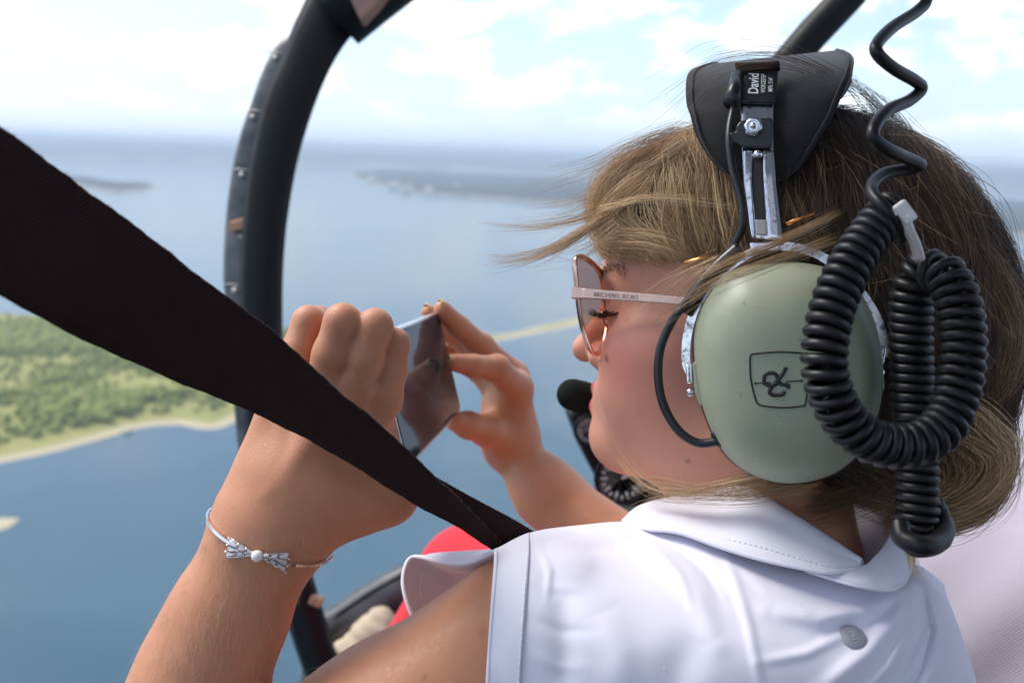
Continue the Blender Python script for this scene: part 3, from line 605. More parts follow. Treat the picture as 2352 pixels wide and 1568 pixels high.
def make_belt(up_, lo_, z0, z1, name, width=.048, flip=1, n=260):
    def ln(q):
        q = resample(np.array(q, float), n); k = np.ones(7) / 7; return np.stack([np.convolve(np.pad(q[:, i], 3, mode='reflect', reflect_type='odd'), k, 'valid') for i in (0, 1)], 1)
    u = ln(up_); l = ln(lo_); rip = np.sin(np.arange(n) * 1.9) * .7 + np.sin(np.arange(n) * .83) * .6; s_ = np.linspace(0, 1, n); zm = np.interp((u[:, 0] + l[:, 0]) / 2, [-1400, -160, 300, 700, 1000, 1180], [.215, .305, .362, .412, .450, .500]) if name == 'webbing' else z0 + (z1 - z0) * s_; s_ = np.clip((s_ - .4) / .6, 0, 1) if name == 'webbing' else s_
    g = np.zeros((n, 9, 3))
    for i in range(n):
        t = nrm(np.gradient(u, axis=0)[i]); d = l[i] - u[i]; w = np.linalg.norm(d - t * (d @ t)) * zm[i] / FP; dz = math.sqrt(max(0, width ** 2 - w ** 2)) * .5 * flip; dz = min(max(dz, -.03), .03) * (1 - s_[i] ** 3)
        for j in range(9):
            k = j / 8; q = u[i] * (1 - k) + l[i] * k + np.array([.5, -.8]) * rip[i] * (1 if j == 0 else -.6 if j == 8 else 0); g[i, j] = P(q[0], q[1], zm[i] + dz * (1 - 2 * k) * -1)
    if name == 'webbing': g += (np.sin(np.linspace(0, 60, n)) * .00018 + np.sin(np.linspace(0, 141, n)) * .0001)[:, None, None]
    o = mesh(name, g.reshape(-1, 3), sheet_faces(n, 9), BELT, belt); uv_layer(o, arc_uv(g), n, 9); solid(o, .0014, 0); return g
BU = [(-1400, -710), (-700, -210), (-160, 178), (0, 293), (110, 372), (220, 451), (329, 535), (439, 619), (519, 680), (627, 763), (707, 832), (792, 913), (876, 979), (956, 1052), (1022, 1114), (1066, 1158), (1140, 1236), (1170, 1268)]
BL = [(-1400, -50), (-700, 325), (-160, 600), (0, 682), (90, 727), (239, 805), (382, 864), (537, 927), (690, 996), (760, 1036), (821, 1074), (920, 1136), (993, 1177), (1040, 1202), (1089, 1234), (1130, 1262), (1165, 1290)]
gb = make_belt(BU, BL, .305, .500, 'webbing')
gb2 = make_belt([(1000, 1096), (1040, 1118), (1100, 1150), (1170, 1187), (1240, 1228)], [(1030, 1140), (1066, 1162), (1100, 1195), (1145, 1245), (1180, 1290)], .476, .500, 'webbing_return', .0)
def fuzz():
    pa = []
    for g, e, cnt in ((gb, 0, 2600), (gb, 8, 500), (gb2, 0, 300)):
        ed = resample(g[:, e], 1500); out = nrm(g[:, e] - g[:, e - 1 if e else 1]); out = resample(out, 1500)
        for k in range(cnt):
            i = rng.integers(0, 1490); l = abs(rng.normal(0, 1)) * .0005 + .0003; d = nrm(out[i] + rng.normal(0, .6, 3)); c = nrm(rng.normal(0, 1, 3))
            b = ed[i] - out[i] * .0006; pa.append(np.array([b, b + d * l * .5 + c * l * .15, b + d * l + c * l * .5]))
    o = strands('frayed_edge', pa, [.00008] * len(pa), FUZZ, belt); o['kind'] = 'stuff'
fuzz()
# ------------------------------------------------------------------ clothes
def cloth_mat(name, c, rib=None, tint=None):
    s = NT(name); uv = s.N('ShaderNodeTexCoord').outputs['UV']
    n = s.noise(26, 4, .55); w = s.N('ShaderNodeTexWave', wave_type='BANDS', bands_direction='DIAGONAL'); w.inputs['Scale'].default_value = 420; w.inputs['Distortion'].default_value = .4; s.L(uv, w.inputs['Vector'])
    n2 = s.noise(900, 2, .5, uv)
    s.set(Base_Color=s.mix(n, tuple(x * .95 for x in c), tuple(min(1, x * 1.03) for x in c)), Roughness=0.9, Specular_IOR_Level=0.10, Sheen_Weight=0.12, Sheen_Roughness=0.4)
    s.bump(s.math('ADD', s.math('MULTIPLY', w.outputs['Fac'], .6), n2), 0.08, 0.0003); return s.m
SHIRT = cloth_mat('white_jersey', (0.78, 0.76, 0.87)); HEM = cloth_mat('shirt_hem', (0.79, 0.775, 0.865)); THREAD = simple('white_thread', (0.86, 0.85, 0.92), 0.7)
def seg_d(px, py, line):
    p = np.asarray(line, float); d = np.full(px.shape, 1e9); tt = np.zeros(px.shape); L_ = len(p) - 1
    for i in range(L_):
        a, b = p[i], p[i + 1]; ab = b - a; t = np.clip(((px - a[0]) * ab[0] + (py - a[1]) * ab[1]) / (ab @ ab), 0, 1); e = np.hypot(px - a[0] - t * ab[0], py - a[1] - t * ab[1]); m = e < d; d = np.where(m, e, d); tt = np.where(m, (i + t) / L_, tt)
    return d, tt
FOLDS = [([(2085, 1340), (2060, 1420), (1990, 1500), (1880, 1590)], 22, .0050), ([(2110, 1340), (2120, 1430), (2080, 1520), (2010, 1620)], 16, -.0045), ([(2130, 1345), (2160, 1430), (2150, 1520), (2100, 1640)], 17, .0070), ([(2150, 1350), (2195, 1450), (2195, 1540), (2150, 1660)], 15, -.0060),
         ([(1440, 1230), (1520, 1290), (1600, 1370), (1650, 1480)], 26, .0030), ([(1490, 1225), (1600, 1290), (1680, 1370)], 20, -.0028), ([(1660, 1262), (1690, 1340), (1720, 1440), (1750, 1600)], 11, .0018), ([(1230, 1250), (1340, 1262), (1440, 1262)], 16, -.0026),
         ([(2075, 1352), (1990, 1400), (1880, 1420), (1760, 1400)], 20, .0040), ([(2070, 1370), (1990, 1430), (1880, 1460)], 18, -.0026), ([(1240, 1300), (1290, 1380), (1300, 1500), (1290, 1600)], 34, -.0030), ([(1380, 1400), (1420, 1500), (1430, 1600)], 45, .0028), ([(1600, 1450), (1560, 1540), (1540, 1640)], 50, -.0025), ([(1320, 1215), (1400, 1232), (1480, 1250)], 9, .0018), ([(1222, 1330), (1270, 1350), (1340, 1352)], 10, .0006), ([(1222, 1420), (1290, 1450), (1370, 1446)], 13, -.0008), ([(1218, 1500), (1280, 1530), (1350, 1534)], 12, .0006), ([(1500, 1255), (1560, 1320), (1590, 1400)], 8, .0014), ([(1540, 1250), (1620, 1320), (1660, 1390)], 8, -.0013), ([(2060, 1365), (1960, 1445), (1850, 1500), (1740, 1520)], 12, .0018), ([(2095, 1345), (2090, 1440), (2040, 1530), (1960, 1610)], 9, .0030), ([(2118, 1350), (2140, 1450), (2115, 1540), (2060, 1630)], 8, -.0030), ([(2140, 1350), (2178, 1440), (2175, 1540), (2130, 1650)], 8, .0032), ([(1400, 1205), (1450, 1225), (1520, 1238)], 7, -.0016), ([(1700, 1300), (1760, 1360), (1850, 1400), (1940, 1405)], 12, .0016), ([(1240, 1262), (1262, 1310), (1255, 1380)], 8, .0014)]
def px_of(g): return CX + g[..., 0] / g[..., 2] * FP, CY - g[..., 1] / g[..., 2] * FP
def push_z(g, dz):                                                    # along the sight line: nearer for positive
    return g * (1 - dz / g[..., 2])[..., None]
def drape(g, gap=.0035, lim=.05):
    px, py = px_of(g); b = hit(f_body, px.ravel(), py.ravel(), .25, 1.0, 40)[:, 2].reshape(px.shape); z = g[..., 2]; over = np.clip(z - (b - gap), 0, lim); over = np.where(b > .95, 0, over)
    need = over.copy()
    for _ in range(40):
        q = np.pad(over, 1, mode='edge'); over = np.maximum(need, (q[1:-1, 1:-1] * 2 + q[:-2, 1:-1] + q[2:, 1:-1] + q[1:-1, :-2] + q[1:-1, 2:]) / 6)
    return push_z(g, over)
def folds(g, amp=1.0):
    px, py = px_of(g); dz = np.zeros(px.shape)
    for line, w, a in FOLDS: d, t = seg_d(px, py, line); dz += a * np.exp(-(d / w) ** 2) * np.sin(np.clip(t, .04, .96) * math.pi) ** .6
    dz += (fbm(px / 220, py / 260, 2, 2) - .45) * .0035
    return push_z(g, dz * amp)
rows = [
    [(1162, 1300, .505), (1240, 1262, .535), (1345, 1240, .555), (1465, 1225, .565), (1610, 1225, .560), (1785, 1270, .545), (1950, 1310, .530), (2050, 1300, .530), (2110, 1300, .54), (2165, 1340, .57)],
    [(1142, 1262, .462), (1222, 1224, .490), (1330, 1208, .510), (1450, 1200, .518), (1600, 1215, .508), (1780, 1275, .492), (1950, 1330, .478), (2060, 1330, .482), (2120, 1330, .500), (2175, 1375, .545)],
    [(1138, 1305, .446), (1219, 1275, .456), (1330, 1258, .474), (1460, 1248, .484), (1610, 1262, .478), (1790, 1322, .466), (1955, 1375, .456), (2072, 1372, .464), (2148, 1375, .488), (2195, 1425, .540)],
    [(1131, 1400, .432), (1211, 1395, .430), (1340, 1385, .434), (1480, 1385, .438), (1640, 1400, .438), (1800, 1432, .438), (1962, 1462, .440), (2092, 1462, .452), (2180, 1475, .482), (2220, 1500, .535)],
    [(1120, 1568, .428), (1200, 1568, .420), (1350, 1568, .416), (1500, 1568, .415), (1660, 1568, .416), (1820, 1575, .421), (1980, 1580, .430), (2110, 1580, .445), (2205, 1585, .480), (2247, 1600, .535)],
    [(1105, 1850, .435), (1190, 1850, .425), (1350, 1850, .415), (1500, 1850, .412), (1660, 1850, .413), (1820, 1850, .420), (1980, 1850, .430), (2120, 1850, .448), (2230, 1850, .485), (2275, 1860, .540)]]
g = net([PP(r_) for r_ in rows], 24, 26); g = drape(g); g = folds(g)
gS = g
shirt = mesh('shirt', g.reshape(-1, 3), sheet_faces(*g.shape[:2])[:, ::-1], SHIRT, passenger); uv_layer(shirt, arc_uv(g), *g.shape[:2]); solid(shirt, .0012, 0)
def sheet(name, ctrl, m, par, nu=12, nv=8, th=.0016, dr=None, fo=0):
    q = net([PP(r_) for r_ in ctrl], nu, nv)
    if dr: q = drape(q, dr)
    if fo: q = folds(q, fo)
    o = mesh(name, q.reshape(-1, 3), sheet_faces(*q.shape[:2])[:, ::-1], m, par); uv_layer(o, arc_uv(q), *q.shape[:2]); solid(o, th, 0); return o, q
# armhole hem: doubled band along the edge of the back panel
hem = gS[22:, :25]; hem = push_z(hem, np.full(hem.shape[:2], .0014)); hc = hem[:, :24].copy()
o = mesh('armhole_hem', hc.reshape(-1, 3), sheet_faces(*hc.shape[:2])[:, ::-1], HEM, shirt); uv_layer(o, arc_uv(hc), *hc.shape[:2]); solid(o, .0016, 0)
def stitch(name, path, par, l=.0016, gap=.0011, r_=.00022):
    L_ = np.linalg.norm(np.diff(path, axis=0), axis=1).sum(); n = int(L_ / (l + gap)); q = resample(path, n * 5); sm = []
    for i in range(n): a, b = q[i * 5], q[i * 5 + 3]; sm.append(tube_vf([a, (a + b) / 2 + np.array([0, 0, -.0002]), b], r_, 4))
    v, f = join_vf(sm); return mesh(name, v, f, THREAD, par)
stitch('hem_stitching', push_z(hc[:, 22], np.full(len(hc), .0012)), shirt)
tube('armhole_piping', push_z(hc[:, 0], np.full(len(hc), .0003)), .0011, HEM, shirt, 6)
ctop = [(1430, 1197, .522), (1470, 1164, .532), (1540, 1145, .532), (1625, 1131, .522), (1712, 1123, .505), (1815, 1181, .484), (1900, 1235, .470), (1978, 1286, .460)]
cmid = [(1432, 1200, .516), (1474, 1186, .514), (1545, 1180, .508), (1640, 1186, .495), (1725, 1190, .482), (1830, 1238, .468), (1905, 1272, .459), (1977, 1294, .457)]
cbot = [(1436, 1203, .514), (1486, 1214, .497), (1559, 1222, .484), (1654, 1255, .471), (1748, 1283, .461), (1850, 1305, .453), (1907, 1313, .450), (1975, 1303, .455)]
cin = [(1440, 1200, .535), (1480, 1172, .548), (1548, 1156, .550), (1632, 1144, .540), (1722, 1140, .525), (1822, 1198, .504), (1906, 1250, .490), (1982, 1296, .478)]
collar, qc = sheet('collar', [cin, ctop, cmid, cbot], HEM, shirt, 14, 10, .0022, .004)
stitch('collar_stitching', push_z(qc[-4], np.full(qc.shape[1], .0016)), collar)
tube('collar_edge', push_z(qc[-1], np.full(qc.shape[1], .0006)), .0013, HEM, collar, 6)
nk, qn = sheet('neckband', [[(1860, 1312, .478), (1980, 1308, .468), (2016, 1288, .474), (2048, 1250, .485), (2066, 1204, .50), (2074, 1160, .515)], [(1858, 1305, .466), (1975, 1304, .455), (2011, 1283, .460), (2041, 1246, .470), (2059, 1200, .485), (2068, 1158, .50)], [(1855, 1308, .465), (1968, 1326, .446), (2026, 1322, .448), (2056, 1296, .455), (2075, 1262, .468), (2085, 1220, .482)], [(1852, 1310, .464), (1960, 1342, .444), (2034, 1354, .444), (2066, 1345, .448), (2084, 1322, .458), (2098, 1285, .472)]], HEM, shirt, 12, 8, .002)
tube('neckband_edge', push_z(qn[-1], np.full(qn.shape[1], .0006)), .0011, HEM, nk, 6); tube('neckband_edge', push_z(qn[8], np.full(qn.shape[1], .0008)), .0010, HEM, nk, 6)
sheet('inner_collar', [[(1900, 1130, .620), (1985, 1135, .600), (2030, 1135, .575), (2075, 1135, .55)], [(1900, 1215, .600), (1985, 1215, .580), (2035, 1210, .548), (2075, 1200, .52)], [(1900, 1310, .58), (1970, 1310, .55), (2015, 1305, .525), (2065, 1295, .505)]], HEM, shirt)
# front armhole edge lifted by the wind
e_out = [(1140, 1264, .468), (1084, 1290, .487), (1047, 1294, .502), (1005, 1288, .517), (972, 1280, .531), (950, 1279, .536), (935, 1291, .533), (926, 1322, .527), (927, 1352, .522), (938, 1392, .518), (958, 1440, .515)]
e_top = [(1160, 1262, .490), (1109, 1264, .508), (1059, 1267, .524), (1012, 1270, .538), (982, 1275, .548), (968, 1281, .552), (958, 1296, .552), (955, 1325, .548), (958, 1352, .545), (966, 1392, .540), (980, 1440, .535)]
e_in = [(1150, 1285, .485), (1100, 1306, .505), (1062, 1312, .522), (1026, 1308, .536), (1000, 1300, .546), (985, 1300, .549), (975, 1312, .546), (967, 1335, .541), (966, 1362, .537), (974, 1398, .533), (992, 1446, .53)]
e_in2 = [(1180, 1310, .51), (1150, 1330, .53), (1120, 1340, .545), (1095, 1342, .556), (1075, 1345, .562), (1062, 1350, .563), (1052, 1360, .560), (1045, 1378, .556), (1045, 1400, .552), (1052, 1430, .548), (1066, 1470, .545)]
fl, qf = sheet('front_armhole', [e_top, e_out, e_in, e_in2], SHIRT, shirt, 12, 9, .0014)
tube('armhole_piping', push_z(qf[9], np.full(qf.shape[1], .0006)), .0013, HEM, fl, 6); tube('inner_seam', push_z(qf[18], np.full(qf.shape[1], .0008)), .0010, HEM, fl, 6)
stitch('shoulder_seam', push_z(resample(np.vstack([gS[50, 60:62], gS[70, 66:68], gS[100, 76:78], gS[125, 82:84]]), 200), np.full(200, .0009)), shirt, .0013, .0016, .00016)
# woven badge at the nape
BADGE = simple('silver_badge', (0.30, 0.30, 0.34), 0.5, 0.15, 0.05); BADGE2 = simple('badge_line', (0.40, 0.40, 0.44), 0.5, 0.15)
i_ = np.argmin((px_of(gS)[0] - 1955) ** 2 + (px_of(gS)[1] - 1466) ** 2); bc = gS.reshape(-1, 3)[i_]; r1, c1 = divmod(i_, gS.shape[1]); bn = nrm(np.cross(gS[r1, c1 + 8] - gS[r1, c1 - 8], gS[r1 + 8, c1] - gS[r1 - 8, c1])); bn = bn if bn[2] < 0 else -bn
bx_ = nrm(np.cross([0, 1, 0], bn)); bx_ = bx_ if bx_[0] > 0 else -bx_; by_ = nrm(np.cross(bn, bx_)); by_ = by_ if by_[1] > 0 else -by_
v, f = lathe_vf([(.0062, -.004), (.0062, .0002), (.0060, .0004), (.0005, .0004)], bc + bn * .0019, [bx_, by_, bn], 32); badge = mesh('badge', v, f, BADGE, shirt); badge['label'] = 'small round silver badge with an EP monogram'
def badge_lines():
    sm = []; c = bc + bn * .0024; k = .00085
    for l in ([(-2.6, 2.6), (-1.9, 2.6), (-1.9, -2.6), (-2.6, -2.6)], [(-1.9, -2.6), (2.2, -2.6), (2.2, -1.8)], [(-1.9, 2.6), (1.0, 2.6), (2.2, 2.0), (2.2, .6), (1.2, 0), (-.6, 0)], [(-.6, 2.6), (-.6, -2.6)], [(.5, 2.6), (.5, -2.6)], [(-1.9, 1.4), (-.6, 1.4)]):
        sm.append(tube_vf([c + bx_ * x * k + by_ * y * k for x, y in l], .00022, 4))
    v, f = join_vf(sm); mesh('monogram', v, f, BADGE2, badge)
badge_lines()
# red trousers
RED = cloth_mat('red_trousers', (0.72, 0.045, 0.060))
def f_leg(p): return chain(p, [(P(1620, 1700, .66), .085), (P(1082, 1330, .95), .050), (P(880, 1640, 1.04), .044)], .03)
v_, f_ = surface_net(f_leg, P(1200, 1500, .85) - .32, P(1200, 1500, .85) + .30, .006, 3); tr_ = mesh('trousers', v_, f_, RED, passenger); uv_layer(tr_, v_[:, :2], 1, 1)
# ------------------------------------------------------------------ the pilot beside her
def rib_mat():
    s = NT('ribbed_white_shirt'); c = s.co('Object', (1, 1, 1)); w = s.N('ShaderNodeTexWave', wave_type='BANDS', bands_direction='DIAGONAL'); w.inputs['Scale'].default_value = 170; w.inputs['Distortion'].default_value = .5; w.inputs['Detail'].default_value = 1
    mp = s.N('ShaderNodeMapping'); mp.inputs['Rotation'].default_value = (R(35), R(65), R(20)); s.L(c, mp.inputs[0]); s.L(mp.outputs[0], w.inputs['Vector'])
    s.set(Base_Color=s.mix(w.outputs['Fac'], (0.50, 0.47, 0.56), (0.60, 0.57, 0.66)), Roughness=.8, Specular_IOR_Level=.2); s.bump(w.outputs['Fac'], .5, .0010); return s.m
pilot = thing('person', 'pilot in a ribbed white shirt, shoulder seen at the right edge', 'person', P(2600, 1700, .9))
def f_pilot(p):
    d = chain(p, [(P(2640, 1010, .90), .135), (P(2530, 1350, .88), .165), (P(2560, 1900, .88), .17)], .05)
    d = smin(d, chain(p, [(P(2700, 1080, 1.05), .12), (P(3000, 1500, 1.1), .15)], .05), .06)
    px, py = CX + p[:, 0] / p[:, 2] * FP, CY - p[:, 1] / p[:, 2] * FP
    return d + .004 * np.sin(px / 55 + py / 120) * np.sin(py / 85 - 1)
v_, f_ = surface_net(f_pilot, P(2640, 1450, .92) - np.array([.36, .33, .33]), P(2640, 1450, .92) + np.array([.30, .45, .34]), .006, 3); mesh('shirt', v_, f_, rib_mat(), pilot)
def f_pn(p): return chain(p, [(P(2680, 960, .98), .055), (P(2690, 700, 1.02), .052)], .02)
v_, f_ = surface_net(f_pn, P(2685, 830, 1.0) - .17, P(2685, 830, 1.0) + .17, .006, 3); bp_ = mesh('neck', v_, f_, SKIN, pilot); bp_.data.color_attributes.new('tint', 'FLOAT_COLOR', 'POINT').data.foreach_set('color', np.tile(np.array([0, 0, 0, 1], np.float32), len(v_)))
# ------------------------------------------------------------------ hair
def f_cap(p):
    q = to_head(p); qa = q.copy(); qa[:, 1] = np.abs(qa[:, 1])
    d = s_ell(q, (-.010, 0, .057), (.103, .081, .086))
    line = np.maximum(qa[:, 2] - .054 - .10 * (qa[:, 0] - .06), .014 - qa[:, 0] + .25 * (qa[:, 2] - .02))   # hairline: keep above the brow or behind the temple
    d = smax(d, -line, .012)
    d = smin(d, s_ell(qa, (.056, .034, .082), (.040, .040, .027)), .025)              # swept front wave
    d = smin(d, s_ell(q, (-.066, .0, .018), (.068, .072, .090)), .03)
    d = smin(d, s_ell(q, (-.096, .000, -.008), (.034, .055, .058)), .03)
    d = smin(d, s_ell(p, P(2172, 1046, .520), (.027, .032, .033)), .012)               # low bun
    return smin(d, s_cone(p, from_head((-.07, .01, -.05)), P(2120, 1080, .525), .035, .026), .025)
f_cap = bounded(f_cap, from_head((-.03, 0, .02)), .20)
def hair_base_mat():
    s = NT('hair_mass'); n = s.noise(120, 5, .6, s.co('Object', (.25, .25, 2.2)))
    s.set(Base_Color=s.ramp(n, [(.3, (.022, .013, .008)), (.7, (.060, .038, .022))]), Roughness=.6, Specular_IOR_Level=.3); s.bump(n, .6, .002); return s.m
def hair_mat(name='hair_strand', cols=None):
    s = NT(name); h = s.attr('hue').outputs['Fac']
    c = s.ramp(h, cols or [(0, (.016, .009, .006)), (.25, (.080, .043, .025)), (.5, (.27, .155, .078)), (.75, (.58, .370, .180)), (1, (.88, .64, .36))])
    s.set(Base_Color=c, Roughness=.38, Specular_IOR_Level=.55, Sheen_Weight=0.0); return s.m
HB = hair_base_mat(); HS = hair_mat()
cv, cf = surface_net(f_cap, from_head((-.03, 0, .02)) - .22, from_head((-.03, 0, .02)) + .22, .003, 4)
hair_o = mesh('hair', cv, cf, HB, passenger)
ANCH = [((1420, 500), (30, 30)), ((1440, 420), (-40, 45)), ((1500, 340), (-50, 40)), ((1450, 560), (70, 20)), ((1540, 570), (70, 35)), ((1560, 480), (20, 60)), ((1600, 400), (0, 70)), ((1650, 330), (-10, 70)), ((1640, 520), (25, 60)), ((1700, 460), (10, 70)), ((1400, 470), (5, 50)),
        ((1760, 500), (10, 70)), ((1850, 420), (10, 70)), ((1850, 300), (30, 70)), ((1950, 280), (45, 60)), ((2000, 400), (30, 70)), ((1960, 560), (20, 70)), ((2080, 300), (60, 70)), ((2100, 500), (40, 80)), ((2100, 750), (15, 80)), ((2220, 420), (45, 80)), ((2260, 600), (15, 80)), ((2290, 800), (-10, 80)), ((2200, 900), (-5, 80)),
        ((2040, 900), (25, 80)), ((1990, 1080), (60, 30)), ((1900, 1100), (70, 15)), ((2100, 1020), (60, 40)), ((2230, 1000), (10, 60)), ((2260, 1080), (-30, 50)), ((2180, 1140), (-60, 10)), ((1900, 700), (15, 70)), ((1700, 250), (-40, 40)), ((1600, 290), (-45, 35)), ((1480, 585), (70, 18)), ((1420, 555), (70, 30)), ((1540, 600), (70, 30)), ((1390, 520), (20, 50))]
ap = hit(f_cap, [a[0][0] for a in ANCH], [a[0][1] for a in ANCH]); ap2 = hit(f_cap, [a[0][0] + a[1][0] * .5 for a in ANCH], [a[0][1] + a[1][1] * .5 for a in ANCH])
ok = (ap[:, 2] < 1.0) & (ap2[:, 2] < 1.0); ap, ap2 = to_head(ap[ok]), to_head(ap2[ok]); ad = nrm(ap2 - ap)
mir = np.array([1, -1, 1.]); AP = np.vstack([ap, ap * mir]); AD = np.vstack([ad, ad * mir])
def flow(p):
    q = to_head(p).astype(np.float32); A = AP.astype(np.float32); d2 = (q * q).sum(1)[:, None] + (A * A).sum(1)[None] - 2 * q @ A.T; w = 1 / (np.maximum(d2, 0) + 1e-5) ** 2
    return nrm((w @ AD.astype(np.float32)) / w.sum(1)[:, None]) @ HM
def grow():
    n = 34000; tri = cv[cf]; area = np.linalg.norm(np.cross(tri[:, 1] - tri[:, 0], tri[:, 2] - tri[:, 0]), axis=1); k = rng.choice(len(cf), n, p=area / area.sum()); u = rng.random((n, 2)); p = tri[k, 0] + (tri[k, 1] - tri[k, 0]) * u[:, :1] + (tri[k, 3] - tri[k, 0]) * u[:, 1:]
    q = to_head(p); keep = ~((q[:, 2] < -.005) & (q[:, 0] > -.01)); p = p[keep]; n = len(p)
    lift = rng.gamma(1.6, .0016, n); clump = fbm(p[:, 0] * 90 + 50, p[:, 1] * 90 + 50, 2, 4); lift += (clump - .4) * .004
    jd = rng.normal(0, .16, (n, 3)); wav = rng.uniform(0, 6.28, n); amp = rng.uniform(.0, .0022, n); out = []; steps = 13; sl = rng.uniform(.0045, .0080, n)
    for s_ in range(steps):
        nn = grad(f_cap, p, .001); t = s_ / (steps - 1); fl = flow(p)
        side = np.cross(nn, fl); off = (lift * (.25 + .9 * math.sin(t * math.pi)) + .0002 + .003 * (t > .8) * (t - .8) * (rng.random(n) < .3))
        out.append(p + nn * off[:, None] + side * (amp * np.sin(wav + s_ * .9))[:, None])
        d = fl + jd; d = nrm(d - nn * (d * nn).sum(1)[:, None]); p = p + d * sl[:, None]; p = p - nn * np.clip(f_cap(p), -.01, .01)[:, None]
    out = np.stack(out, 1); r_ = to_head(out[:, 4])
    front = np.clip((r_[:, 0] - .000) / .05, 0, 1); bun = np.clip((-.035 - r_[:, 2]) / .03, 0, 1) * (r_[:, 0] < -.06)
    lock = fbm(r_[:, 0] * 75 + 9, r_[:, 1] * 75 + r_[:, 2] * 75, 2, 14)
    hue = .23 + .57 * front + .42 * bun + (lock - .42) * .75 * (front + bun + .35) + rng.normal(0, .10, n) + np.clip((.075 - r_[:, 2]) / .03, 0, 1) * front * .16  # hair is browner behind, and part of its shade is put into the hue
    rad = np.linspace(1, .45, steps)[None] * rng.uniform(.00008, .00014, n)[:, None]
    o = strands('hair_strands', list(out), list(rad), HS, hair_o, np.clip(hue, 0, 1)); o['kind'] = 'stuff'
grow()
def loose():
    pa, ra, hu = [], [], []
    def lockset(path, n, spread, hue, r_=.00009, tip=1.0):
        c = catmull(PP(path), 8); n = int(n * 1.5) if n > 1 else 1; r_ = r_ * 1.25
        for i in range(n):
            o1 = rng.normal(0, spread, 3); o2 = rng.normal(0, spread * 2.5 * tip, 3); t = np.linspace(0, 1, len(c))[:, None]; e = rng.uniform(.55, 1); m = max(6, int(len(c) * e))
            q = (c + o1 + o2 * t ** 1.6 + .0006 * np.sin(t * rng.uniform(3, 9) + rng.uniform(0, 6)) * rng.normal(0, 1, 3))[:m]; pa.append(q); ra.append(np.linspace(1, .35, m) * r_ * rng.uniform(.7, 1.3)); hu.append(np.clip(hue + rng.normal(0, .12), 0, 1))
    # blown forward from the brow
    lockset([(1560, 330, .50), (1470, 420, .505), (1390, 480, .52), (1290, 512, .53), (1180, 522, .54), (1090, 512, .55)], 46, .0012, .66)
    lockset([(1500, 420, .50), (1400, 490, .515), (1320, 545, .53), (1240, 580, .535), (1160, 595, .54), (1090, 592, .55)], 60, .0014, .66)
    lockset([(1480, 440, .50), (1390, 500, .515), (1320, 540, .52), (1250, 590, .53), (1190, 592, .54), (1120, 545, .55)], 26, .0014, .72)
    lockset([(1560, 300, .50), (1450, 340, .51), (1360, 390, .52), (1270, 420, .53), (1180, 450, .54)], 40, .0030, .5, .00006)
    lockset([(1580, 330, .49), (1460, 400, .505), (1350, 455, .52), (1260, 480, .53), (1170, 478, .535)], 34, .0024, .55, .00007)
    lockset([(1420, 520, .505), (1370, 560, .51), (1330, 585, .52), (1300, 590, .525), (1250, 575, .53)], 24, .0022, .62, .00007)
    lockset([(1420, 560, .505), (1390, 590, .51), (1400, 620, .51), (1430, 640, .51)], 14, .0018, .5, .00006)
    lockset([(1960, 200, .49), (1800, 135, .48), (1650, 150, .48), (1560, 230, .48), (1480, 300, .49)], 26, .0030, .35, .00006)
    # over the band and cup
    lockset([(1380, 480, .46), (1480, 455, .455), (1600, 458, .45), (1720, 465, .445)], 16, .0010, .85, .00008)
    lockset([(1960, 470, .490), (1880, 515, .445), (1780, 560, .426), (1680, 600, .425), (1600, 640, .43), (1560, 680, .44), (1500, 720, .455)], 44, .0013, .62, .00007, .6)
    lockset([(1940, 540, .480), (1860, 568, .437), (1740, 610, .42), (1640, 650, .425), (1570, 690, .435), (1480, 740, .46)], 34, .0015, .7, .00007, .6)
    lockset([(1640, 600, .45), (1560, 640, .46), (1500, 690, .47), (1440, 740, .48)], 18, .0022, .75, .00007)
    # under the jaw and at the nape
    lockset([(1760, 1100, .47), (1650, 1120, .485), (1560, 1135, .50), (1480, 1110, .515), (1430, 1060, .53), (1400, 1010, .535)], 34, .0018, .68, .00007, .7)
    lockset([(1850, 1110, .47), (1720, 1130, .475), (1600, 1130, .49), (1510, 1120, .505), (1450, 1140, .515)], 60, .0026, .60, .00008, .7)
    lockset([(2080, 1180, .44), (2085, 1240, .438), (2095, 1290, .436), (2105, 1325, .436)], 60, .0014, .74, .00008, .5)
    lockset([(2050, 1120, .49), (1960, 1140, .50), (1880, 1160, .51), (1800, 1150, .52)], 120, .0040, .28, .00009, .8)
    # wisps behind the head
    for k in range(300):
        a = rng.uniform(0, 1); x = 1990 + 340 * a; y = 200 + 430 * a ** 1.5
        lockset([(x - 60, y - 20, .52), (x + 10 + rng.normal(0, 15), y + 60, .53), (x + 60 + rng.normal(0, 40), y + 190, .54), (x + 90 + rng.normal(0, 70), y + 330 + rng.normal(0, 50), .55)], 1, .002, .38, .00007, .2)
    lockset([(2250, 480, .52), (2330, 640, .53), (2345, 760, .53), (2300, 860, .53), (2250, 900, .53)], 60, .0035, .5, .00008)
    lockset([(2260, 560, .52), (2320, 720, .53), (2335, 850, .53), (2290, 930, .53)], 60, .0040, .5, .00008)
    lockset([(2230, 1080, .49), (2270, 1110, .495), (2300, 1120, .50)], 22, .0030, .85, .00007)
    fx = hit(f_cap, rng.uniform(1400, 2300, 260), rng.uniform(180, 700, 260), n=50)
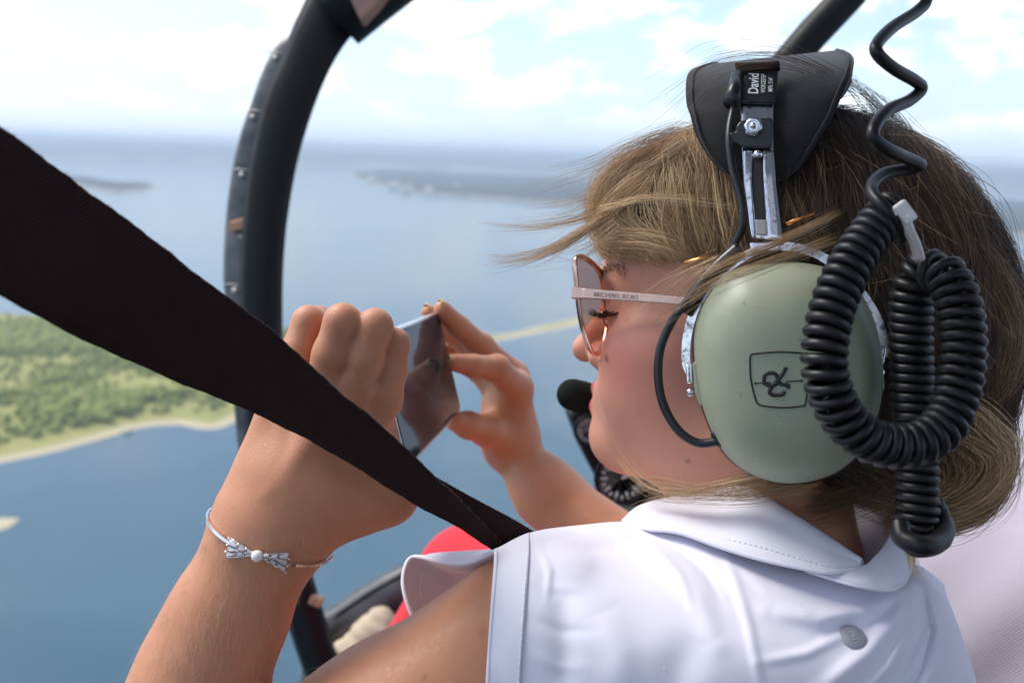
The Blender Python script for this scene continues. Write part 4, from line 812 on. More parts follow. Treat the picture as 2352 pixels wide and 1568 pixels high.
    for h_ in fx:                                                    # short frizz along the crown
        if h_[2] > 1: continue
        nn = grad(f_cap, h_[None])[0]; d = flow(h_[None])[0]; l = rng.uniform(.02, .05); c = rng.normal(0, .012, 3)
        pa.append(np.array([h_, h_ + d * l * .4 + nn * .004, h_ + d * l * .8 + nn * .007 + c * .4, h_ + d * l * 1.2 + nn * .007 + c])); ra.append(np.linspace(.00007, .00003, 4)); hu.append(rng.uniform(.3, .9))
    o = strands('loose_strands', pa, ra, HS, hair_o, hu); o['kind'] = 'stuff'
loose()
def locks():
    pa, ra, hu = [], [], []
    def lock(path, n, spread, hue, lift=.003, r_=.00012, jit=.10):
        c0 = catmull(np.array(path, float), 5); k = len(c0); ts = np.linspace(0, 1, k); P_ = []
        for i in range(n):
            w = np.clip(rng.normal(0, .5), -1.2, 1.2); a0 = rng.uniform(0, .25); t = a0 + (1 - a0) * np.linspace(0, 1, k) * rng.uniform(.7, 1); c = np.stack([np.interp(t, ts, c0[:, j]) for j in (0, 1)], 1); d = nrm(np.gradient(c, axis=0)); off = w * spread * (.55 + .45 * np.sin(t * math.pi)) + rng.normal(0, 1) * 2 * t
            P_.append(c + np.stack([-d[:, 1], d[:, 0]], 1) * off[:, None])
        A_ = np.array(P_); h_ = hit(f_cap, A_[..., 0].ravel(), A_[..., 1].ravel(), n=45); nn = grad(f_cap, h_); l = rng.gamma(2, lift / 2.5, n); h_ = (h_ + nn * (np.repeat(l, k) * np.tile(np.sin(ts * math.pi) * .8 + .25, n))[:, None]).reshape(n, k, 3)
        for q in h_:
            ok = q[:, 2] < .8
            if ok.sum() < 6: continue
            q = q[ok]; pa.append(q); ra.append(np.linspace(1, .5, len(q)) * r_ * rng.uniform(.7, 1.25)); hu.append(np.clip(hue + rng.normal(0, jit), 0, 1))
    lock([(1500, 400), (1420, 450), (1392, 500), (1430, 540), (1510, 562), (1590, 612)], 420, 30, .84, .004)          # the blonde wave
    lock([(1560, 360), (1450, 430), (1402, 490), (1420, 535), (1500, 548), (1580, 575), (1630, 620)], 320, 22, .90, .005)
    lock([(1395, 520), (1420, 565), (1500, 588), (1575, 612), (1620, 650)], 260, 16, .66, .003)
    for x0, n_, h0 in ((1590, 110, .82), (1625, 110, .62), (1655, 150, .88), (1685, 90, .70), (1560, 80, .55), (1530, 70, .66)): lock([(x0 - 25, 340), (x0 - 12, 420), (x0 + 6, 500), (x0 + 30, 575), (x0 + 50, 640)], n_, 11, h0, .003)
    for x0, h0 in ((1815, .62), (1840, .5), (1870, .45)): lock([(x0 - 15, 430), (x0, 480), (x0 + 25, 540), (x0 + 60, 590)], 60, 10, h0, .003)
    lock([(1500, 330), (1440, 390), (1400, 450), (1385, 500)], 200, 30, .58, .004); lock([(1580, 290), (1500, 340), (1430, 410)], 200, 30, .48, .004)
    # rolled ends low at the nape
    lock([(2120, 930), (2210, 950), (2260, 1010), (2270, 1080), (2225, 1145), (2155, 1180)], 260, 34, .78, .006, jit=.16); lock([(2110, 980), (2190, 990), (2245, 1040), (2240, 1100), (2180, 1150), (2120, 1165)], 220, 38, .70, .006, jit=.16); lock([(2150, 900), (2225, 930), (2280, 1020), (2255, 1110), (2185, 1185)], 120, 40, .85, .007); lock([(2120, 1040), (2180, 1050), (2200, 1090), (2160, 1130)], 160, 18, .55, .003)
    lock([(2180, 500), (2270, 620), (2310, 760), (2290, 880), (2240, 950)], 260, 26, .52, .005); lock([(2130, 420), (2230, 560), (2290, 700), (2300, 830)], 240, 30, .42, .004); lock([(2060, 330), (2150, 420), (2230, 540), (2270, 680)], 200, 36, .34, .004)
    o = strands('highlight_locks', pa, ra, HS, hair_o, hu); o['kind'] = 'stuff'
locks()
def lashes():
    m = hair_mat('lash', [(0, (.006, .004, .004)), (1, (.02, .012, .01))]); pa, ra = [], []
    for k in range(80):
        t = k / 79; q = np.array([.0885 - .012 * t ** 1.5, .024 + .022 * t, .0165 + rng.normal(0, .0005)]); b = from_head(q); b = b - grad(f_body, b[None])[0] * f_body(b[None])[0]
        d = nrm(np.array([.8, .35 + .5 * t, -.25])) @ HM; l = .0125 * rng.uniform(.75, 1.1); pa.append(np.array([b, b + d * l * .5 + HU * -.0008, b + d * l + HU * (.0015 + .0030 * rng.random())])); ra.append(np.array([.00016, .00011, .00004]))
    strands('eyelashes', pa, ra, m, body, np.zeros(len(pa)))
    pa, ra = [], []
    for k in range(130):                                             # brow
        t = rng.random(); q = np.array([.0935 - .022 * t ** 1.6, .012 + .036 * t, .0375 + .006 * math.sin(t * 2.6) + rng.normal(0, .0016)]); b = from_head(q); b = b - grad(f_body, b[None])[0] * f_body(b[None])[0]
        nn = grad(f_body, b[None])[0]; d = nrm(np.array([-.35, .8, .25]) @ HM + nn * .2); l = rng.uniform(.005, .008); pa.append(np.array([b, b + d * l * .5 + nn * .0005, b + d * l])); ra.append(np.array([.00013, .00010, .00004]))
    strands('eyebrow', pa, ra, hair_mat('brow_hair', [(0, (.03, .018, .012)), (1, (.05, .03, .02))]), body, np.zeros(len(pa)))
lashes()
# ------------------------------------------------------------------ headset
def pl(px, py, yl):                                                  # sight line meets the plane at distance yl to the left of the head's middle
    d = np.array([(px - CX) / FP, (CY - py) / FP, 1.0]); t = (yl + HC @ HL) / (d @ HL); return d * t
def PL(lst, yl): return np.array([pl(a, b, yl) for a, b in lst])
def dome_mat():
    s = NT('sage_green_shell'); n = s.noise(25, 5, .6); n2 = s.noise(700, 3, .6); v = s.noise(160, 6, .7)
    c = s.mix(n, (0.285, 0.312, 0.215), (0.330, 0.355, 0.250)); c = s.mix(s.mr(v, .63, .70, 0, .7), c, (.15, .15, .11)); sc = s.noise(60, 3, .5, s.co('Object', (1, 1, 14), (.5, .3, .9))); c = s.mix(s.mr(sc, .66, .70, 0, .35), c, (.42, .43, .36))
    s.set(Base_Color=c, Roughness=s.mr(n, .3, .7, .36, .46), Specular_IOR_Level=.5); s.bump(n2, .10, .0002); return s.m
SAGE = dome_mat(); RUBBER = simple('black_rubber', (0.012, 0.012, 0.013), 0.36, 0, .2, 60, .1); PLAST = simple('black_plastic', (0.014, 0.014, 0.016), 0.30, 0, .2, 40, .08)
FOAM = simple('foam_windscreen', (0.010, 0.012, 0.011), 0.95, 0, .2, 200, .6, .0006, Specular_IOR_Level=.15)
def steel_mat():
    s = NT('scuffed_chrome'); n = s.noise(220, 6, .7); c = s.ramp(n, [(.36, (.25, .23, .21)), (.46, (.74, .75, .78)), (.8, (.86, .87, .9))]); s.set(Base_Color=c, Metallic=1.0, Roughness=s.mr(n, .35, .6, .34, .12)); s.bump(n, .1, .0003); return s.m
STEEL = steel_mat()
def felt_mat():
    s = NT('pad_fabric'); n = s.noise(500, 4, .65); n2 = s.noise(22, 4); s.set(Base_Color=s.mix(n2, (.017, .0165, .018), (.030, .029, .031)), Roughness=.95, Specular_IOR_Level=.15, Sheen_Weight=.25, Sheen_Roughness=.5); s.bump(n, .5, .0006); return s.m
FELT = felt_mat(); INK = simple('black_ink', (0.014, 0.014, 0.014), 0.5); PRINT = simple('white_print', (0.62, 0.62, 0.64), 0.5)
hs = thing('headset', 'aviation headset with a sage green ear cup, black pad and coiled cord', 'headset', pl(1806, 860, .10))
RIM = [(1765, 606), (1680, 625), (1622, 685), (1598, 760), (1600, 850), (1618, 940), (1660, 1030), (1720, 1082), (1790, 1105), (1860, 1102), (1930, 1075), (1985, 1020), (2017, 940), (2026, 850), (2014, 760), (1980, 680), (1930, 630), (1850, 606)]
rim = resample(np.vstack([catmull(PL(RIM, .094), 8, True), PL(RIM[:1], .094)]), 97)[:-1]; rc = rim.mean(0)
def rings(prof, shift=(0, 0)):
    return np.stack([rc + (rim - rc) * s_ + HL * h + HF * shift[0] * (1 - s_) + HU * shift[1] * (1 - s_) for s_, h in prof])
prof = [(1.0, -.004), (1.008, 0), (1.0, .004)] + [(math.cos(a) ** .62 if a < 1.56 else 0.012, .004 + .031 * math.sin(a) ** 1.15) for a in np.linspace(.08, 1.56, 22)]
g = rings(prof); cup = mesh('ear_cup', g.reshape(-1, 3), [tuple(x) for x in sheet_faces(*g.shape[:2], True)] + [tuple(range((len(g) - 1) * 96, len(g) * 96))], SAGE, hs)
def on_dome(px, py, lift=.0004):                                     # point on the dome under a sight line
    d = np.array([(px - CX) / FP, (CY - py) / FP, 1.0]); best = None
    V_ = g.reshape(-1, 3); pr = V_ / V_[:, 2:3]; e = ((pr[:, :2] - d[:2]) ** 2).sum(1); k = np.argsort(e)[:6]; w = 1 / (e[k] + 1e-9); z = (V_[k, 2] * w).sum() / w.sum(); return d * (z - lift)
from mathutils.bvhtree import BVHTree
_bv = BVHTree.FromPolygons([tuple(a) for a in g.reshape(-1, 3)], [tuple(int(i) for i in x) for x in sheet_faces(*g.shape[:2], True)])
def on_dome(px, py, lift=.0004):
    d = nrm(np.array([(px - CX) / FP, (CY - py) / FP, 1.0])); h_ = _bv.ray_cast(Vector((0, 0, 0)), Vector(d))
    return (np.array(h_[0]) if h_[0] is not None else d * .43 / d[2]) - d * lift
g2 = rings([(.90, -.040), (1.0, -.038), (1.055, -.030), (1.075, -.020), (1.055, -.010), (1.02, -.005), (.98, -.003)]); mesh('ear_seal', g2.reshape(-1, 3), sheet_faces(*g2.shape[:2], True), RUBBER, hs)
def mark(name, lst, r_, par, lift=.0002):
    sm = []
    for l in lst:
        c = catmull(np.array(l, float), 10) if len(l) > 2 else np.linspace(l[0], l[1], 8); p = np.array([on_dome(a, b, lift) for a, b in c]); sm.append(tube_vf(p, r_, 6))
    v, f = join_vf(sm); return mesh(name, v, f, INK, par)
# printed emblem: rounded screen shape round a slanted monogram crossed by a double-ended arrow
mark('emblem_border', [[(1722, 826), (1725, 815), (1735, 812), (1790, 808), (1845, 811), (1856, 816), (1860, 830), (1858, 870), (1850, 925), (1842, 932), (1800, 936), (1755, 932), (1740, 926), (1733, 910), (1724, 868), (1722, 826)]], .00045, cup)
mark('emblem_letters', [[(1806, 843), (1795, 862), (1780, 880), (1770, 892), (1768, 902), (1777, 907), (1795, 906), (1803, 898)], [(1754, 871), (1758, 860), (1770, 856), (1782, 860), (1786, 872), (1780, 883), (1766, 884), (1756, 880), (1754, 871)], [(1784, 872), (1795, 882), (1809, 884), (1810, 892)]], .00095, cup, .0001)
mark('emblem_arrow', [[(1735, 880), (1770, 878)], [(1805, 876), (1840, 874)]], .00028, cup); mark('emblem_dot', [[(1733, 880), (1737, 880)], [(1839, 874), (1843, 874)]], .0006, cup)
# stirrup and pivots
ST = [(1588, 862), (1576, 828), (1580, 765), (1603, 695), (1650, 635), (1705, 592), (1750, 573), (1800, 566), (1850, 574), (1895, 594), (1950, 640), (2000, 705), (2026, 765), (2034, 820)]
band = [(-.35, -1.0), (.35, -1.0), (.35, 1.0), (-.35, 1.0)]
tube('stirrup', catmull(PL(ST, .093), 8), .0022, STEEL, hs, prof=band, up=HL, smooth=False)
def clip(x, y, w, h, tilt=0.1, yl=.096):
    c = pl(x, y, yl); k = c[2] / FP; ca, sa = math.cos(tilt), math.sin(tilt); ax = [HF * -ca + HU * sa, HU * ca + HF * sa, HL]
    v, f = box_vf(c, ax, (w * k / 2, h * k / 2, .0035)); o = bevel(mesh('pivot_clip', v, f, STEEL, hs, False), .0009, 3)
    v, f = box_vf(c + HL * .0012, ax, (w * k * .14, h * k * .42, .0036)); bevel(mesh('clip_rib', v, f, STEEL, o, False), .0006)
    v, f = lathe_vf([(.0022, 0), (.0022, .004), (.0014, .0052), (.0004, .0054)], c + HU * -(h * .95) * k - HF * 4 * k, [HF, HU, HL], 14); mesh('pivot_screw', v, f, STEEL, o)
clip(1585, 858, 16, 44); clip(2018, 816, 26, 40, -.1)
def tab(poly):
    c = poly.mean(0); v = np.vstack([poly - HL * .006, poly + HL * .005]); k = len(poly)
    o = mesh('pivot_boss', v, [tuple(range(k))[::-1], tuple(range(k, 2 * k))] + [(i, (i + 1) % k, k + (i + 1) % k, k + i) for i in range(k)], SAGE, hs, False); bevel(o, .0012, 3)
tab(PL([(1592, 832), (1608, 828), (1628, 845), (1634, 930), (1625, 936), (1608, 928), (1598, 900)], .100)); tab(PL([(1992, 840), (2012, 832), (2026, 836), (2030, 890), (2022, 905), (2000, 905)], .100))
# slider, its block, nut and label
YB = lambda py: float(np.interp(py, [60, 155, 250, 340, 400, 570], [.050, .068, .084, .092, .096, .102]))
def plate(name, left, right, m, dy=0.0, th=.0016, par=None, n=24, bev=.0004):
    l = resample(np.array(left, float), n); r_ = resample(np.array(right, float), n); gg = np.stack([[pl(*(l[i] * (1 - t) + r_[i] * t), YB(l[i][1]) + dy) for t in np.linspace(0, 1, 5)] for i in range(n)])
    o = mesh(name, gg.reshape(-1, 3), sheet_faces(n, 5)[:, ::-1], m, par or hs); solid(o, th, 0)
    if bev: bevel(o, bev)
    return o
plate('slider_rail', [(1700, 225), (1704, 330), (1708, 420), (1722, 520), (1729, 548)], [(1776, 225), (1776, 330), (1783, 430), (1794, 520), (1797, 552)], STEEL)
plate('slider_rail', [(1708, 345), (1709, 420), (1722, 520), (1728, 549)], [(1729, 345), (1727, 420), (1732, 500), (1734, 545)], STEEL, .0022)
plate('slider_rail', [(1752, 345), (1754, 420), (1762, 500), (1764, 545)], [(1776, 345), (1780, 420), (1790, 520), (1794, 550)], STEEL, .0022)
plate('slider_slot', [(1729, 350), (1727, 420), (1734, 505)], [(1752, 350), (1754, 420), (1760, 505)], INK, .0015, .0008)
plate('slot_rivet', [(1734, 505), (1736, 538)], [(1761, 505), (1762, 540)], RIVET, .0020, .0016)
plate('slider_foot', [(1722, 560), (1726, 580)], [(1792, 556), (1795, 574)], STEEL, .001, .004, None, 6)
c = pl(1741, 356, YB(356) + .002); v, f = lathe_vf([(.0024, 0), (.0024, .002), (.0014, .003), (.0003, .0032)], c, [HF, HU, HL], 14); mesh('slot_stud', v, f, STEEL, hs)
def block():
    poly = [(1692, 290), (1700, 278), (1728, 274), (1770, 270), (1776, 278), (1774, 336), (1766, 342), (1700, 338), (1692, 330), (1672, 326), (1670, 308), (1680, 304), (1690, 304)]
    a = np.array([pl(x, y, .0885) for x, y in poly]); b = np.array([pl(x, y, .097) for x, y in poly]); k = len(poly)
    o = mesh('slider_block', np.vstack([a, b]), [tuple(range(k))[::-1], tuple(range(k, 2 * k))] + [(i, (i + 1) % k, k + (i + 1) % k, k + i) for i in range(k)], PLAST, hs, False); bevel(o, .0012, 3)
    c = pl(1731, 294, .0975); ax = [HF, HU, HL]
    hx = [(.0050 * math.cos(i * math.pi / 3 + .2), .0050 * math.sin(i * math.pi / 3 + .2)) for i in range(6)]; v, f = prism_vf(hx, c, ax, -.001, .0036); n_ = bevel(mesh('hex_nut', v, f, STEEL, hs, False), .0007, 2)
    v, f = lathe_vf([(.0042, .0034), (.0040, .0046), (.0026, .0046), (.0024, .0030), (.0015, .0030), (.0014, .0062), (.0005, .0066)], c, ax, 20); mesh('bolt', v, f, STEEL, n_)
block()
lab = plate('maker_label', [(1703, 162), (1697, 205), (1693, 236)], [(1789, 158), (1784, 205), (1779, 238)], PLAST, .0035, .0020)
tube('label_fold', [pl(1694, 172, .074), pl(1688, 205, .082), pl(1680, 238, .088)], [.0034, .0040, .0044], PLAST, hs, 12)
plate('top_webbing', [(1688, 148), (1692, 168)], [(1790, 144), (1792, 160)], BELT, .0052, .0018, None, 6, 0)
def text(name, body_, px, py, size_px, m, par, dy, ang=90, bold=.0, xs=1.0):
    cu = bpy.data.curves.new(name, 'FONT'); cu.body = body_; cu.size = 1; cu.align_x = 'LEFT'; cu.align_y = 'CENTER'; cu.offset = bold; cu.resolution_u = 3
    tmp = bpy.data.objects.new(name, cu); col.objects.link(tmp); dg = bpy.context.evaluated_depsgraph_get(); me = bpy.data.meshes.new_from_object(tmp.evaluated_get(dg)); v = np.array([x.co[:] for x in me.vertices]); f = [tuple(p.vertices) for p in me.polygons]
    bpy.data.objects.remove(tmp); a = R(ang); q = v[:, :2] * size_px * np.array([xs, 1]); ca, sa = math.cos(a), math.sin(a)
    X = px + q[:, 0] * ca - q[:, 1] * sa; Y = py - (q[:, 0] * sa + q[:, 1] * ca)
    return X, Y, f
def label_text(s_, px, py, size, bold, xs):
    X, Y, f = text('print', s_, px, py, size, PRINT, lab, 0, 88, bold, xs); keep = Y > 160
    Y = np.maximum(Y, 160); v = np.array([pl(x, y, YB(y) + .0052) for x, y in zip(X, Y)]); mesh('label_print', v, f, PRINT, lab, False)
label_text('David', 1731, 216, 33, .02, .62); label_text('WORCESTER', 1753, 213, 15, .01, .5); label_text('MFR: 71483', 1770, 211, 15, .01, .52)
# head pad folded over the crown
def pad():
    rows_ = []                                                     # (left x, right x, y, local y)
    spec = [(1690, 1800, 417, .0875), (1648, 1838, 385, .0885), (1620, 1862, 350, .0880), (1598, 1888, 310, .0865), (1585, 1915, 265, .0830), (1577, 1938, 225, .0780), (1575, 1955, 188, .0700), (1578, 1962, 160, .0580), (1590, 1958, 144, .0420), (1615, 1945, 134, .0200), (1630, 1930, 132, -.01), (1640, 1915, 150, -.05), (1660, 1890, 200, -.075), (1700, 1840, 280, -.088)]
    n = 21
    for i, (a, b, y, yl) in enumerate(spec):
        row = []
        for k in range(n):
            t = k / (n - 1); x = a + (b - a) * t; bow = 1 - (2 * t - 1) ** 2
            yy = y + (14 * (.5 - t) * 2.2 if 4 < i < 11 else 0) * (1 if i > 4 else 0)
            mid = math.exp(-((x - 1740) / 55) ** 2); row.append(pl(x, yy, yl - .006 + .008 * bow - .007 * mid * (i < 10)))
        rows_.append(row)
    gg = net(np.array(rows_), 4, 5); o = mesh('head_pad', gg.reshape(-1, 3), sheet_faces(*gg.shape[:2]), FELT, hs); s_ = solid(o, .011, -1)
    bevel(o, .004, 3, 50)
    for e in (gg[:, 3], gg[:, -4]): tube('pad_seam', e + HL * .001, .0007, FELT, o, 5)
pad()
tube('microphone_lead', catmull(PL([(1688, 185), (1684, 240), (1676, 310), (1684, 390), (1704, 460), (1708, 510), (1698, 548), (1670, 590)], .0925) + HL * np.array([-.016, -.006, .002, .006, .008, .009, .008, .006])[:, None], 8), .0022, RUBBER, hs, 10)
tube('boom_mount', catmull(PL([(1700, 568), (1650, 612), (1610, 655), (1585, 695)], .100), 6), [.0038] * 18 + [.0032], PLAST, hs, 10); tube('boom_mount', catmull(PL([(1672, 590), (1625, 640), (1595, 690), (1575, 720)], .098), 6), .0030, PLAST, hs, 10)
tube('cup_lead', catmull(PL([(1620, 640), (1585, 685), (1545, 735), (1517, 800), (1512, 870), (1526, 935), (1560, 990), (1604, 1017), (1650, 1013)], .104), 8), .0023, RUBBER, hs, 12)
tube('grommet', catmull(PL([(1640, 990), (1652, 1006), (1660, 1024)], .104), 5), [.0022] + [.0028] * 9 + [.0020], RUBBER, hs, 10)
def f_mic(p): return smin(s_cone(p, P(1315, 906, .600), P(1342, 913, .602), .0104, .0096), s_cone(p, P(1340, 913, .602), P(1372, 925, .606), .0088, .0066), .006)
v_, f_ = surface_net(f_mic, P(1340, 912, .60) - .03, P(1340, 912, .60) + .03, .0012, 3); mesh('microphone_foam', v_, f_, FOAM, hs)
tube('microphone_boom', catmull(np.array([P(1365, 922, .606), P(1410, 930, .618), from_head((.06, -.075, -.03)), from_head((.0, -.10, -.01))]), 8), .0022, RUBBER, hs, 8)
# far-side cup
g3 = rings([(.9, 0), (1.0, .002), (1.0, .02), (.9, .035), (.6, .045), (.05, .048)]); g3h = to_head(g3.reshape(-1, 3)) * np.array([1, -1, 1]) ; g3h[:, 1] += .004; mesh('ear_cup', from_head(g3h), sheet_faces(*g3.shape[:2], True)[:, ::-1], SAGE, hs)
# coiled cord
def coil(name, path, cr, wr, pitch, phase=0, par=hs, seg=8, per=14):
    c = catmull(PP(path), 14); L_ = np.linalg.norm(np.diff(c, axis=0), axis=1).sum(); turns = L_ / pitch; n = int(turns * per); c = resample(c, n); t, nn, b = frames(c, (0, 0, 1)); a = phase + np.arange(n) / per * 2 * math.pi
    h_ = c + cr * (nn * np.cos(a)[:, None] + b * np.sin(a)[:, None]); v, f = tube_vf(h_, wr, seg); return mesh(name, v, f, CORD, par)
CORD = simple('cord_vinyl', (0.0075, 0.0075, 0.0085), 0.40, 0, .3, 80, .1, Specular_IOR_Level=.36)
coil('coiled_cord', [(2052, 478, .392), (2005, 530, .388), (1950, 615, .380), (1908, 720, .374), (1893, 830, .370), (1915, 920, .370), (1965, 990, .372), (2035, 1022, .374), (2110, 1018, .376), (2172, 970, .380), (2204, 880, .384), (2212, 780, .388), (2200, 690, .392), (2165, 628, .398), (2120, 622, .405)], .0074, .00235, .0052)
coil('coiled_cord', [(2130, 612, .420), (2098, 660, .422), (2092, 760, .424), (2096, 880, .425), (2103, 990, .424), (2106, 1100, .422), (2106, 1215, .420)], .0078, .0024, .0046)
loosep = [(2105, -70, .41), (2128, -5, .415), (2107, 26, .41), (2052, 62, .395), (2016, 99, .385), (2016, 124, .382), (2052, 157, .388), (2103, 187, .40), (2116, 205, .405), (2089, 231, .40), (2041, 253, .388), (2010, 289, .380), (2008, 319, .378), (2041, 344, .382), (2089, 366, .394), (2114, 379, .402), (2088, 388, .408), (2034, 398, .404), (2004, 421, .396), (2006, 447, .388), (2034, 480, .382), (2063, 520, .384), (2074, 545, .39)]
tube('stretched_cord', catmull(PP(loosep), 8), .0027, CORD, hs, 12)
tube('cord_end', catmull(PP([(2066, 1200, .41), (2075, 1235, .405), (2120, 1252, .40), (2160, 1240, .408), (2168, 1205, .418), (2150, 1185, .425)]), 8), .0046, CORD, hs, 12); tube('cord_end', catmull(PP([(2150, 1150, .43), (2166, 1185, .428), (2172, 1225, .415), (2150, 1255, .408), (2105, 1262, .41), (2078, 1245, .42)]), 8), .0034, CORD, hs, 10)
NYL = simple('white_nylon', (0.70, 0.68, 0.64), 0.45)
ct = tube('cable_tie', catmull(PP([(2062, 488, .385), (2078, 500, .380), (2088, 530, .382), (2102, 560, .386), (2112, 595, .392)]), 6), .0017, NYL, hs, 6, prof=[(-1.3, -.5), (1.3, -.5), (1.3, .5), (-1.3, .5)])
v, f = box_vf(P(2078, 488, .380), [[.8, .6, 0], [-.6, .8, 0], [0, 0, 1]], (.0030, .0048, .002)); bevel(mesh('tie_head', v, f, NYL, ct, False), .001); v, f = box_vf(P(2062, 482, .381), [[.5, -.8, 0], [.8, .5, 0], [0, 0, 1]], (.0018, .0042, .0015)); bevel(mesh('tie_tail', v, f, NYL, ct, False), .0006)
# ------------------------------------------------------------------ sunglasses
GOLD = simple('rose_gold', (0.80, 0.56, 0.46), 0.16, 1.0, .08, 90); GOLDP = simple('pale_rose_gold', (0.60, 0.40, 0.34), 0.24, 1.0, .05)
def lens_mat():
    s = NT('tinted_lens'); s.t.nodes.remove(s.b); tr = s.N('ShaderNodeBsdfTransparent'); tr.inputs[0].default_value = (.52, .34, .30, 1); gl_ = s.N('ShaderNodeBsdfGlossy'); gl_.inputs['Roughness'].default_value = .05; mx = s.N('ShaderNodeMixShader'); mx.inputs[0].default_value = .10
    s.L(tr.outputs[0], mx.inputs[1]); s.L(gl_.outputs[0], mx.inputs[2]); s.L(mx.outputs[0], s.out.inputs[0]); return s.m
LENS = lens_mat()
sg = thing('sunglasses', 'rose gold sunglasses with large tinted lenses worn on the face', 'sunglasses', from_head((.10, 0, .02)))
LO = [(.0105, .010), (.012, .028), (.020, .039), (.036, .044), (.054, .046), (.0635, .043), (.0635, .030), (.060, .010), (.052, -.003), (.042, -.0105), (.030, -.010), (.018, -.002)]
for sgn in (1, -1):
    o2 = catmull(np.array(LO), 6, True); lx = lambda y, z: .1020 - .0065 * (.062 - y) / .05 - .006 * (.043 - z) / .053
    p3 = from_head(np.array([(lx(y, z), y * sgn, z + .0025) for y, z in o2])); k = len(p3)
    inn = p3.mean(0) + (p3 - p3.mean(0)) * .5; lv = np.vstack([p3, inn, p3.mean(0)[None]]); lf = [(i, (i + 1) % k, k + (i + 1) % k, k + i) for i in range(k)] + [(k + i, k + (i + 1) % k, 2 * k) for i in range(k)]
    mesh('lens', lv, lf, LENS, sg)
    tube('lens_rim', np.vstack([p3, p3[:2]]), .0013, GOLD, sg, 8, prof=[(1.5 * math.cos(a), .8 * math.sin(a)) for a in np.linspace(0, 6.283, 9)[:-1]])
    tube('nose_arm', catmull(from_head(np.array([(.0955, .012 * sgn, .018), (.0945, .014 * sgn, .015), (.092, .0125 * sgn, .008)])), 5), .0006, GOLD, sg, 6)
    v, f = lathe_vf([(.0004, -.0008), (.0026, -.0006), (.0034, 0), (.0026, .0006), (.0004, .0008)], from_head((.0915, .0115 * sgn, .005)), [HU * 1.5, HF, HL], 12); mesh('nose_pad', v, f, LENS, sg)
tube('bridge', catmull(from_head(np.array([(.0955, .0115, .026), (.1005, 0, .029), (.0955, -.0115, .026)])), 6), .0011, GOLD, sg, 8); tube('brow_bar', catmull(from_head(np.array([(.0975, .020, .042), (.1020, 0, .044), (.0975, -.020, .042)])), 6), .0009, GOLD, sg, 8)
tp = [pl(1318, 673, .0655), pl(1345, 674, .068), pl(1420, 679, .070), pl(1500, 685, .073), pl(1592, 693, .076), pl(1680, 700, .078)]
temple = tube('temple', np.array(tp), [.0030, .0029, .0026, .0024, .0022, .0020], GOLDP, sg, prof=[(-.45, -1), (.45, -1), (.45, 1), (-.45, 1)], up=HL, smooth=False); bevel(temple, .0005)
v, f = box_vf(pl(1327, 673, .066), [HF, HU, HL], (.0032, .0034, .0026)); bevel(mesh('hinge', v, f, GOLDP, sg, False), .0007)
tr2 = from_head(to_head(np.array(tp)) * np.array([1, -1, 1])); tube('temple', tr2, .0025, GOLDP, sg, prof=[(-.45, -1), (.45, -1), (.45, 1), (-.45, 1)], up=HL, smooth=False)
X, Y, f = text('print', 'MICHAEL KORS', 1362, 676, 15, None, None, 0, -4.2, .01); v = np.array([pl(x, y, .0690 + (x - 1345) * .00002 + .0018) for x, y in zip(X, Y)]); mesh('temple_print', v, f, simple('engraved', (.45, .30, .25), .4, .8), temple, False)
# ------------------------------------------------------------------ hair pins
COP = simple('copper_pin', (0.62, 0.25, 0.08), 0.3, .9)
for lb, pts in (('copper hair pin above the ear cup, close to the temple', [(1573, 605, .100), (1602, 597, .101), (1632, 588, .101)]), ('copper hair pin in the dark hair behind the headband slider', [(1806, 516, .090), (1836, 504, .0905), (1870, 490, .090)])):
    q = np.array([pl(*p) for p in pts]); t = thing('hair_pin', lb, 'hair pin', q.mean(0), 'copper hair pins')
    tube('prong', q + HL * .0008, .0009, COP, t, prof=[(-.6, -1), (.6, -1), (.6, 1), (-.6, 1)], up=HL); tube('prong', q - HL * .0012 + HU * .0004, .0009, COP, t, prof=[(-.6, -1), (.6, -1), (.6, 1), (-.6, 1)], up=HL)
